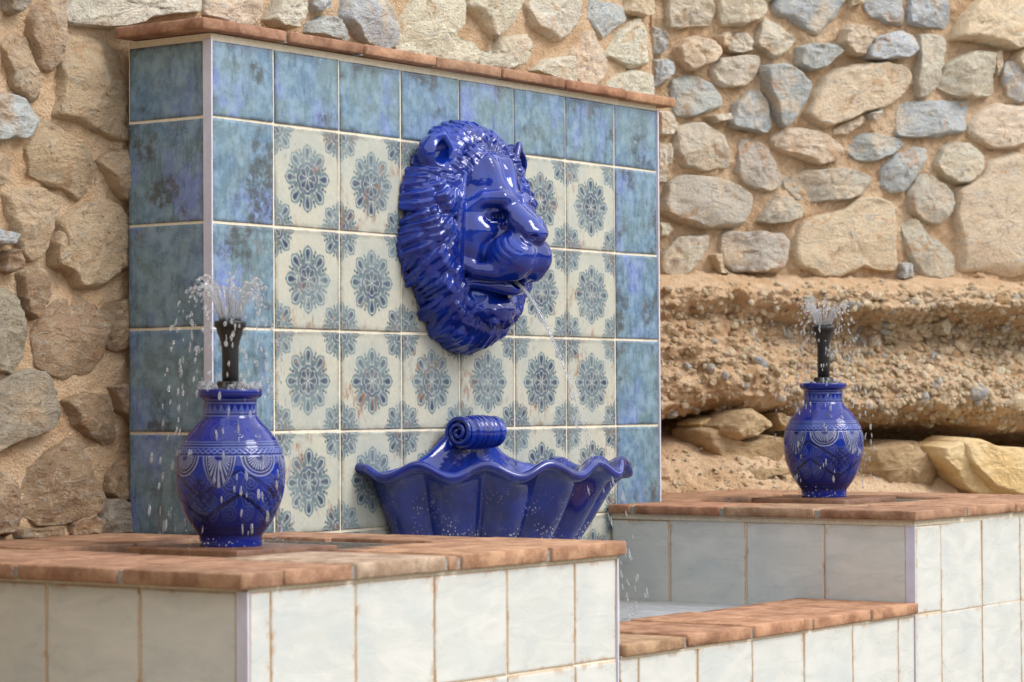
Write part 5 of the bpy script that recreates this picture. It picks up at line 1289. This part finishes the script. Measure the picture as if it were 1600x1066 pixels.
# ------------------------------------------------------------------ engraved jars
VP = [(.0505, .272), (.0545, .2735), (.0562, .2700), (.0558, .2640), (.0530, .2595), (.0480, .2560), (.0464, .2500), (.0463, .2400), (.0466, .2310), (.0474, .2260), (.0500, .2215), (.0560, .2150), (.0640, .2070), (.0730, .1960), (.0810, .1850), (.0868, .1745), (.0908, .1640),
      (.0938, .1510), (.0955, .1370), (.0958, .1240), (.0950, .1090), (.0925, .0930), (.0882, .0780), (.0828, .0640), (.0768, .0510), (.0700, .0390), (.0640, .0300), (.0590, .0240), (.0558, .0200), (.0545, .0165), (.0540, .0100), (.0545, .0020), (.0535, .0)]
def spline(pts, n):
    p = np.array(pts); d = np.concatenate([[0], np.cumsum(np.linalg.norm(np.diff(p, axis=0), axis=1))]); u = np.linspace(0, d[-1], n)
    from_idx = np.clip(np.searchsorted(d, u) - 1, 0, len(p) - 2); t = (u - d[from_idx]) / (d[from_idx + 1] - d[from_idx])
    g = lambda k: p[np.clip(k, 0, len(p) - 1)]
    a, b, c, e = g(from_idx - 1), g(from_idx), g(from_idx + 1), g(from_idx + 2); t = t[:, None]
    return .5 * ((2 * b) + (-a + c) * t + (2 * a - 5 * b + 4 * c - e) * t ** 2 + (-a + 3 * b - 3 * c + e) * t ** 3)
def vase_pattern(th, z, r):
    """engraved and painted decoration: returns colour and relief; th angle, z height"""
    base = np.array([.004, .013, .19]); deep = np.array([.002, .003, .035]); mid = np.array([.008, .036, .32]); pale = np.array([.13, .18, .44]); grey = np.array([.30, .33, .45]); line = np.array([.006, .006, .03])
    c = np.tile(base, (len(th), 1)); rel = np.zeros(len(th))
    def paint(m, col, a=1.0, d=0.0):
        nonlocal rel
        m = np.clip(m, 0, 1); c[:] = c * (1 - (m * a)[:, None]) + col * (m * a)[:, None]; rel = rel + m * d
    def band(z0, w): return sstep(w, w * .35, np.abs(z - z0))
    s = th * .0955                                        # arc length at the belly
    # neck rings and triangles
    for z0 in (.2555, .2500, .2330, .2275): paint(band(z0, .0013), pale, .75, -.0006)
    for z0 in (.2520, .2300): paint(band(z0, .0011), line, .8, -.0006)
    tri = np.abs(((th * 24 / (2 * np.pi)) % 1) - .5) * 2
    paint(((z > .2345) & (z < .2345 + .013 * tri)).astype(float), pale, .55)
    # shoulder scrolls
    k = 12; u = ((th * k / (2 * np.pi)) % 1 - .5) * (2 * np.pi / k) * .075; w = z - .1985
    rr = np.hypot(u, w); sp = np.abs(((rr / .0045 - np.arctan2(w, u) / (2 * np.pi)) % 1) - .5)
    paint((rr < .013) * sstep(.20, .10, sp) * (z > .182) * (z < .222), deep, .8, -.0004)
    # bands above the fans
    for z0 in (.1830, .1785, .1735, .1590): paint(band(z0, .0013), pale, .8, -.0007)
    for z0 in (.1808, .1755, .1610): paint(band(z0, .0010), line, .8, -.0007)
    for sg in (1, -1): paint(sstep(.0016, .0007, np.abs(z - (.1672 + sg * .0033 * np.sin(th * 26)))) * (z > .161) * (z < .1735), pale, .9, -.0005)
    # belly ground: lighter panels with scrolls
    zone = (z < .158) & (z > .034)
    paint(zone * sstep(.03, .08, z), mid, .35)
    k = 16; u = ((th * k / (2 * np.pi)) % 1 - .5) * (2 * np.pi / k) * .0955
    for zc, sgn in ((.112, 1), (.083, -1), (.058, 1)):
        w = z - zc; rr = np.hypot(u, w); sp = np.abs(((rr / .0062 - sgn * np.arctan2(w, u) / (2 * np.pi)) % 1) - .5)
        paint((rr < .0155) * sstep(.22, .08, sp) * zone, deep, .75, -.0004)
        paint((rr < .0155) * sstep(.10, .03, np.abs(sp - .3)) * zone, pale, .55)
    # dark zigzags and a knot lattice
    ph = (th * 4 / (2 * np.pi)) % 1; tri = np.abs(ph - .5) * 2
    for off, a_ in ((.070, .95), (.112, .8)):
        paint(sstep(.0046, .0026, np.abs(z - (off + .046 * (1 - tri) - .023))) * zone, deep, a_, -.0005)
    ph2 = ((th * 4 / (2 * np.pi) + .5) % 1 - .5); uu = ph2 * (2 * np.pi / 4) * .094; ww = z - .090
    lat = np.minimum(np.abs(((uu + ww) / .015) % 1 - .5), np.abs(((uu - ww) / .015) % 1 - .5)) * .015
    paint(sstep(.0030, .0014, lat) * ((np.abs(uu) + np.abs(ww)) < .034), deep, .95, -.0005)
    dr = np.hypot(uu, (z - .048) * .75); paint(sstep(.0115, .0085, dr) - sstep(.0052, .0035, dr), deep, .95)
    # fans hanging from the band: half rounds and shields in turn
    n = 8; cell = (th * n / (2 * np.pi)); ci = np.floor(cell); v = (cell - ci - .5) * (2 * np.pi / n) * .094; y = np.maximum(.1582 - z, -.02)
    odd = (ci % 2) > .5
    R = np.where(odd, .0345, .0330)
    e_round = np.hypot(v, y * 1.02)
    e_shield = np.hypot(v * 1.0, 0) / np.maximum(np.sqrt(np.clip(1 - (np.maximum(y, 0) / .054) ** 1.4, 0, 1)), .02) 
    e = np.where(odd, e_round, np.where(y < .054, e_shield * (.0330 / .0285), 9.0))
    ins = (y > 0) & (e < R)
    paint(ins.astype(float), base * .8, 1.0)
    for q, cl, a_, w_ in ((R, grey, .95, .0016), (R - .0035, line, .8, .0012), (R - .0062, grey, .85, .0014), (R - .0085, line, .7, .0010)):
        paint(sstep(w_, w_ * .4, np.abs(e - q)) * (y > -.0005), cl, a_, -.0006)
    an = np.arctan2(v, y + .004); rays = np.abs(((an * 17 / np.pi) % 1) - .5)
    paint(ins * (e < R - .010) * (np.hypot(v, y) > .008) * sstep(.18, .30, rays), grey, .9, .0003)
    paint(ins * (e < R - .010) * sstep(.14, .05, rays), line, .7, -.0004)
    # foot lines
    for z0 in (.0355, .0315, .0300): paint(band(z0, .0011), line, .9, -.0006)
    paint(sstep(.0013, .0006, np.abs(z - (.0205 + .0012 * np.sin(th * 40)))), line, .9, -.0005)
    paint(band(.0165, .0010), line, .7)
    n1 = fbm(np.stack([np.cos(th) * 3, np.sin(th) * 3, z * 30], -1), 4, 91)
    c[:] = c * (1 + .35 * n1[:, None])
    paint((n1 > .25) * (z < .15), np.array([.010, .05, .42]), .25)
    return np.clip(c, 0, 1), rel
def jar(label, loc, rz):
    t = empty('vase', loc, label, 'vase', 'engraved blue jars standing in the basins', rz)
    n, m = 720, 330
    pr = spline(VP, m); th = np.linspace(0, 2 * np.pi, n, endpoint=False)
    T = np.repeat(th, m); R = np.tile(pr[:, 0], n); Z = np.tile(pr[:, 1], n)
    col, rel = vase_pattern(T, Z, R)
    R2 = R + rel + .0005 * fbm(np.stack([np.cos(T) * 2, np.sin(T) * 2, Z * 14], -1), 2, 95)
    V = np.stack([R2 * np.cos(T), R2 * np.sin(T), Z], -1); f = grid_faces(n, m, True)[:, ::-1]
    jj = (f % m).min(1); j1 = int(np.argmin(np.abs(pr[:, 1] - .2215) + (np.arange(m) < 40) * 9)); j2 = int(np.argmin(np.abs(pr[:, 1] - .0165)))
    for nm, msk in (('neck', jj < j1), ('body', (jj >= j1) & (jj < j2)), ('foot', jj >= j2)):
        q = f[msk]; u, inv = np.unique(q, return_inverse=True)
        link(nm, mk(nm, V[u], inv.reshape(-1, 4), M['vase'], True, {'col': col[u]}), t, wl=False)
    v, f2 = lathe([(.0505, .272), (.046, .266), (.043, .258), (.0425, .235), (.05, .215), (.0, .213)], 64)
    link('inside', mk('inside', v, f2, M['vase'], True, {'col': np.tile([[.006, .015, .18]], (len(v), 1))}), t, wl=False)
    return t
def clone(root, loc, label, rz):
    r = root.copy(); COL.objects.link(r); r.location = loc; r.rotation_euler = (0, 0, rz); r['label'] = label
    for ch in list(root.children):
        c = ch.copy(); COL.objects.link(c); c.parent = r
    return r
JL, JR = (-.232, -.270, -.7925), (1.905, -.262, -.7755)
VL = jar('blue engraved jar with water bubbling over, standing in the left basin', JL, math.radians(-83))
VR = clone(VL, JR, 'blue engraved jar standing in the right basin against the gravel bank', math.radians(-37))

# ------------------------------------------------------------------ fountain nozzles
def nozzle(label, loc, hgt):
    t = empty('fountain_nozzle', loc, label, 'fountain nozzle', 'black nozzles in the jars')
    v, f = lathe([(.0, -.04), (.0145, -.04), (.0145, hgt - .052), (.0150, hgt - .045), (.0165, hgt - .040), (.0168, hgt - .036)], 40); link('pipe', mk('pipe', v, f, M['black']), t, wl=False)
    n, pr = 72, [(.0168, hgt - .036), (.0190, hgt - .028), (.0225, hgt - .020), (.0240, hgt - .012), (.0270, hgt - .011), (.0275, hgt - .002), (.0262, hgt), (.0200, hgt), (.019, hgt - .006), (.0, hgt - .006)]
    v, f = lathe(pr, n); a = np.arctan2(v[:, 1], v[:, 0]); rr = np.hypot(v[:, 0], v[:, 1]); k = 1 + .018 * np.cos(a * 14) * ((v[:, 2] < hgt - .010) & (rr > .015))
    v[:, :2] *= k[:, None]; link('spray_head', mk('spray_head', v, f, M['black']), t, wl=False)
    v, f = lathe([(.0148, .016), (.020, .0155), (.022, .012), (.0225, .006), (.030, .004), (.0325, .0), (.0325, -.006), (.014, -.008)], n)
    a = np.arctan2(v[:, 1], v[:, 0]); rr = np.hypot(v[:, 0], v[:, 1]); v[:, :2] *= (1 + .07 * np.sign(np.cos(a * 6)) * (rr > .019))[:, None]
    link('collar', mk('collar', v, f, M['black'], smooth=False), t, wl=False)
    return t
NL = (JL[0] - .003, JL[1] - .003, JL[2] + .272); NR = (JR[0] - .004, JR[1] - .004, JR[2] + .272)
HL, HR = .121, .138
nozzle('black plastic fountain nozzle rising from the left jar', NL, HL)
nozzle('black plastic fountain nozzle rising from the right jar', NR, HR)

# ------------------------------------------------------------------ water in the air
ICO_V = []; ICO_F = []
def _ico():
    g = (1 + 5 ** .5) / 2
    v = [Vector(q).normalized() for q in [(-1, g, 0), (1, g, 0), (-1, -g, 0), (1, -g, 0), (0, -1, g), (0, 1, g), (0, -1, -g), (0, 1, -g), (g, 0, -1), (g, 0, 1), (-g, 0, -1), (-g, 0, 1)]]
    f = [(0, 11, 5), (0, 5, 1), (0, 1, 7), (0, 7, 10), (0, 10, 11), (1, 5, 9), (5, 11, 4), (11, 10, 2), (10, 7, 6), (7, 1, 8), (3, 9, 4), (3, 4, 2), (3, 2, 6), (3, 6, 8), (3, 8, 9), (4, 9, 5), (2, 4, 11), (6, 2, 10), (8, 6, 7), (9, 8, 1)]
    c = {}; f2 = []
    def md(a, b):
        q = (min(a, b), max(a, b))
        if q not in c: c[q] = len(v); v.append(((v[a] + v[b]) / 2).normalized())
        return c[q]
    for a, b, d in f:
        x, y, z = md(a, b), md(b, d), md(d, a); f2 += [(a, x, z), (b, y, x), (d, z, y), (x, y, z)]
    return np.array([tuple(q) for q in v]), f2
ICO_V, ICO_F = _ico()
def drop(soup, pos, size, vel=None, stretch=1.0, seed=0):
    v = ICO_V * size * (1 + .55 * fbm(ICO_V * 1.6 + seed * 3.7, 2, 33)[:, None])
    if vel is not None:
        d = np.array(vel, float); d /= np.linalg.norm(d) + 1e-9
        v = v + (v @ d)[:, None] * d * (stretch - 1)
    soup.add(v + np.array(pos), ICO_F)
def fountain(label, loc, hgt, base_z, vz, spread, seed, crown):
    r = random.Random(seed); s = Soup(); o = np.array(loc) + np.array((0, 0, hgt)); g = 9.81
    n = 54
    for i in range(n):
        a = 2 * math.pi * i / n + r.gauss(0, .1); v0 = np.array([math.cos(a) * spread * r.uniform(.45, 1.15), math.sin(a) * spread * r.uniform(.45, 1.15), vz * r.uniform(.78, 1.10)])
        p0 = o + np.array([math.cos(a), math.sin(a), 0]) * .018
        tb = r.uniform(.6, 1.45) * v0[2] / g                       # where the stream breaks up
        ts = np.linspace(0, tb, 14); path = p0 + ts[:, None] * v0 - .5 * g * np.stack([ts * 0, ts * 0, ts ** 2], -1)
        rad = .00135 * (1 - .35 * ts / tb) * (1 + .35 * np.sin(ts * 260 + i)) * r.uniform(.8, 1.3)
        vv, ff = tube(path, rad, 6); s.add(vv, ff)
        t = tb
        while True:
            t += r.expovariate(1 / .016); 
            q = p0 + t * v0 + np.array([r.gauss(0, .004), r.gauss(0, .004), -.5 * g * t * t + r.gauss(0, .003)])
            if q[2] < base_z + .27 - (.24 if np.hypot(*(q[:2] - o[:2])) > .075 else 0): break
            if t > .5: break
            if r.random() < (.9 if t < 1.5 * v0[2] / g else .38):
                vel = v0 + np.array([0, 0, -g * t]); drop(s, q, r.uniform(.0011, .0030) * (1.15 if crown and t < 1.4 * v0[2] / g else .85), vel, 1 + min(3.2, np.linalg.norm(vel) * 1.1), r.random() * 9)
    # falling drops round about
    for i in range(95):
        a = r.uniform(0, 6.28); d = r.gauss(.085, .035); z = r.uniform(base_z + .02, o[2] + .02)
        drop(s, (o[0] + math.cos(a) * d, o[1] + math.sin(a) * d, z), r.uniform(.0008, .0018), (r.gauss(0, .08), r.gauss(0, .08), -1), r.uniform(2.5, 8.0), r.random() * 9)
    # splash at the jar's foot
    for i in range(150):
        a = r.uniform(0, 6.28); d = abs(r.gauss(.075, .035)); 
        drop(s, (o[0] + math.cos(a) * d, o[1] + math.sin(a) * d, base_z + .002 + abs(r.gauss(0, .012))), r.uniform(.0006, .0016), None, 1, r.random() * 9)
    # lumps of water lapping round the mouth of the jar
    for i in range(26 if crown else 8):
        a = r.uniform(0, 6.28); d = r.uniform(.032, .050)
        drop(s, (loc[0] + math.cos(a) * d, loc[1] + math.sin(a) * d, loc[2] + r.uniform(-.002, .012)), r.uniform(.004, .009) * (1 if crown else .7), (math.cos(a), math.sin(a), .6), 1.3, r.random() * 9)
    ob = link('water_spray', s.mesh('water_spray', M['drop'], True, loc), None, loc)
    tag(ob, label, 'water spray', 'water thrown up by the nozzles', 'stuff')
fountain('crown of water drops falling round the left jar and its nozzle', NL, HL, JL[2], 1.14, .31, 5, True)
fountain('short fan of water jets and drops falling round the right jar', NR, HR, JR[2], 1.05, .30, 9, False)

def mouth_stream():
    r = random.Random(3); s = Soup()
    ctrl = np.array([(.8, -.118, -.284), (.8, -.142, -.291), (.8, -.170, -.312), (.8, -.205, -.356), (.8, -.242, -.418), (.8, -.281, -.500), (.8, -.312, -.580), (.8, -.332, -.650)])
    P0 = spline(ctrl, 60)
    for k in range(5):
        off = np.array([(k - 2) * .0032 + r.gauss(0, .001), 0, r.gauss(0, .0035)]); u = np.linspace(0, 1, 60)
        path = P0 + off * (.5 + 1.3 * u[:, None]) + np.stack([.0025 * np.sin(u * 7 + k * 2), .002 * np.sin(u * 6 + k), 0 * u], -1) * u[:, None]
        end = r.choice([26, 32, 36, 42, 48]); uu = np.linspace(0, 1, end)
        rad = .0027 * (1 - .75 * uu) * r.uniform(.6, 1.2) + .0004
        v, f = tube(path[:end], rad, 8); s.add(v, f)
    for k in range(26):
        i = r.randint(34, 59); q = P0[i] + np.array([r.gauss(0, .007), r.gauss(0, .009), r.gauss(0, .008)]); d = P0[min(i + 1, 59)] - P0[max(i - 1, 0)]
        drop(s, q, r.uniform(.0009, .0020), d, r.uniform(4, 9), r.random() * 9)
    # what misses the shell falls on into the pool
    for k in range(34):
        u = r.random(); q = np.array((.8 + r.gauss(0, .03), -.375 - .075 * u + r.gauss(0, .012), -.70 - .29 * u))
        drop(s, q, r.uniform(.0009, .002), (0, -.25, -1), r.uniform(3, 8), r.random() * 9)
    for k in range(60):
        a = r.uniform(0, 6.28); d = abs(r.gauss(0, .05)); drop(s, (.8 + math.cos(a) * d, -.33 + math.sin(a) * d * .5, -.67 + abs(r.gauss(0, .014))), r.uniform(.0006, .0015), None, 1, r.random() * 9)
    loc = (.8, -.118, -.284)
    o = link('water_stream', s.mesh('water_stream', M['jet'], True, loc), None, loc)
    tag(o, 'thin clear stream of water falling from the lion mouth into the shell basin', 'water stream', None, 'stuff')
mouth_stream()
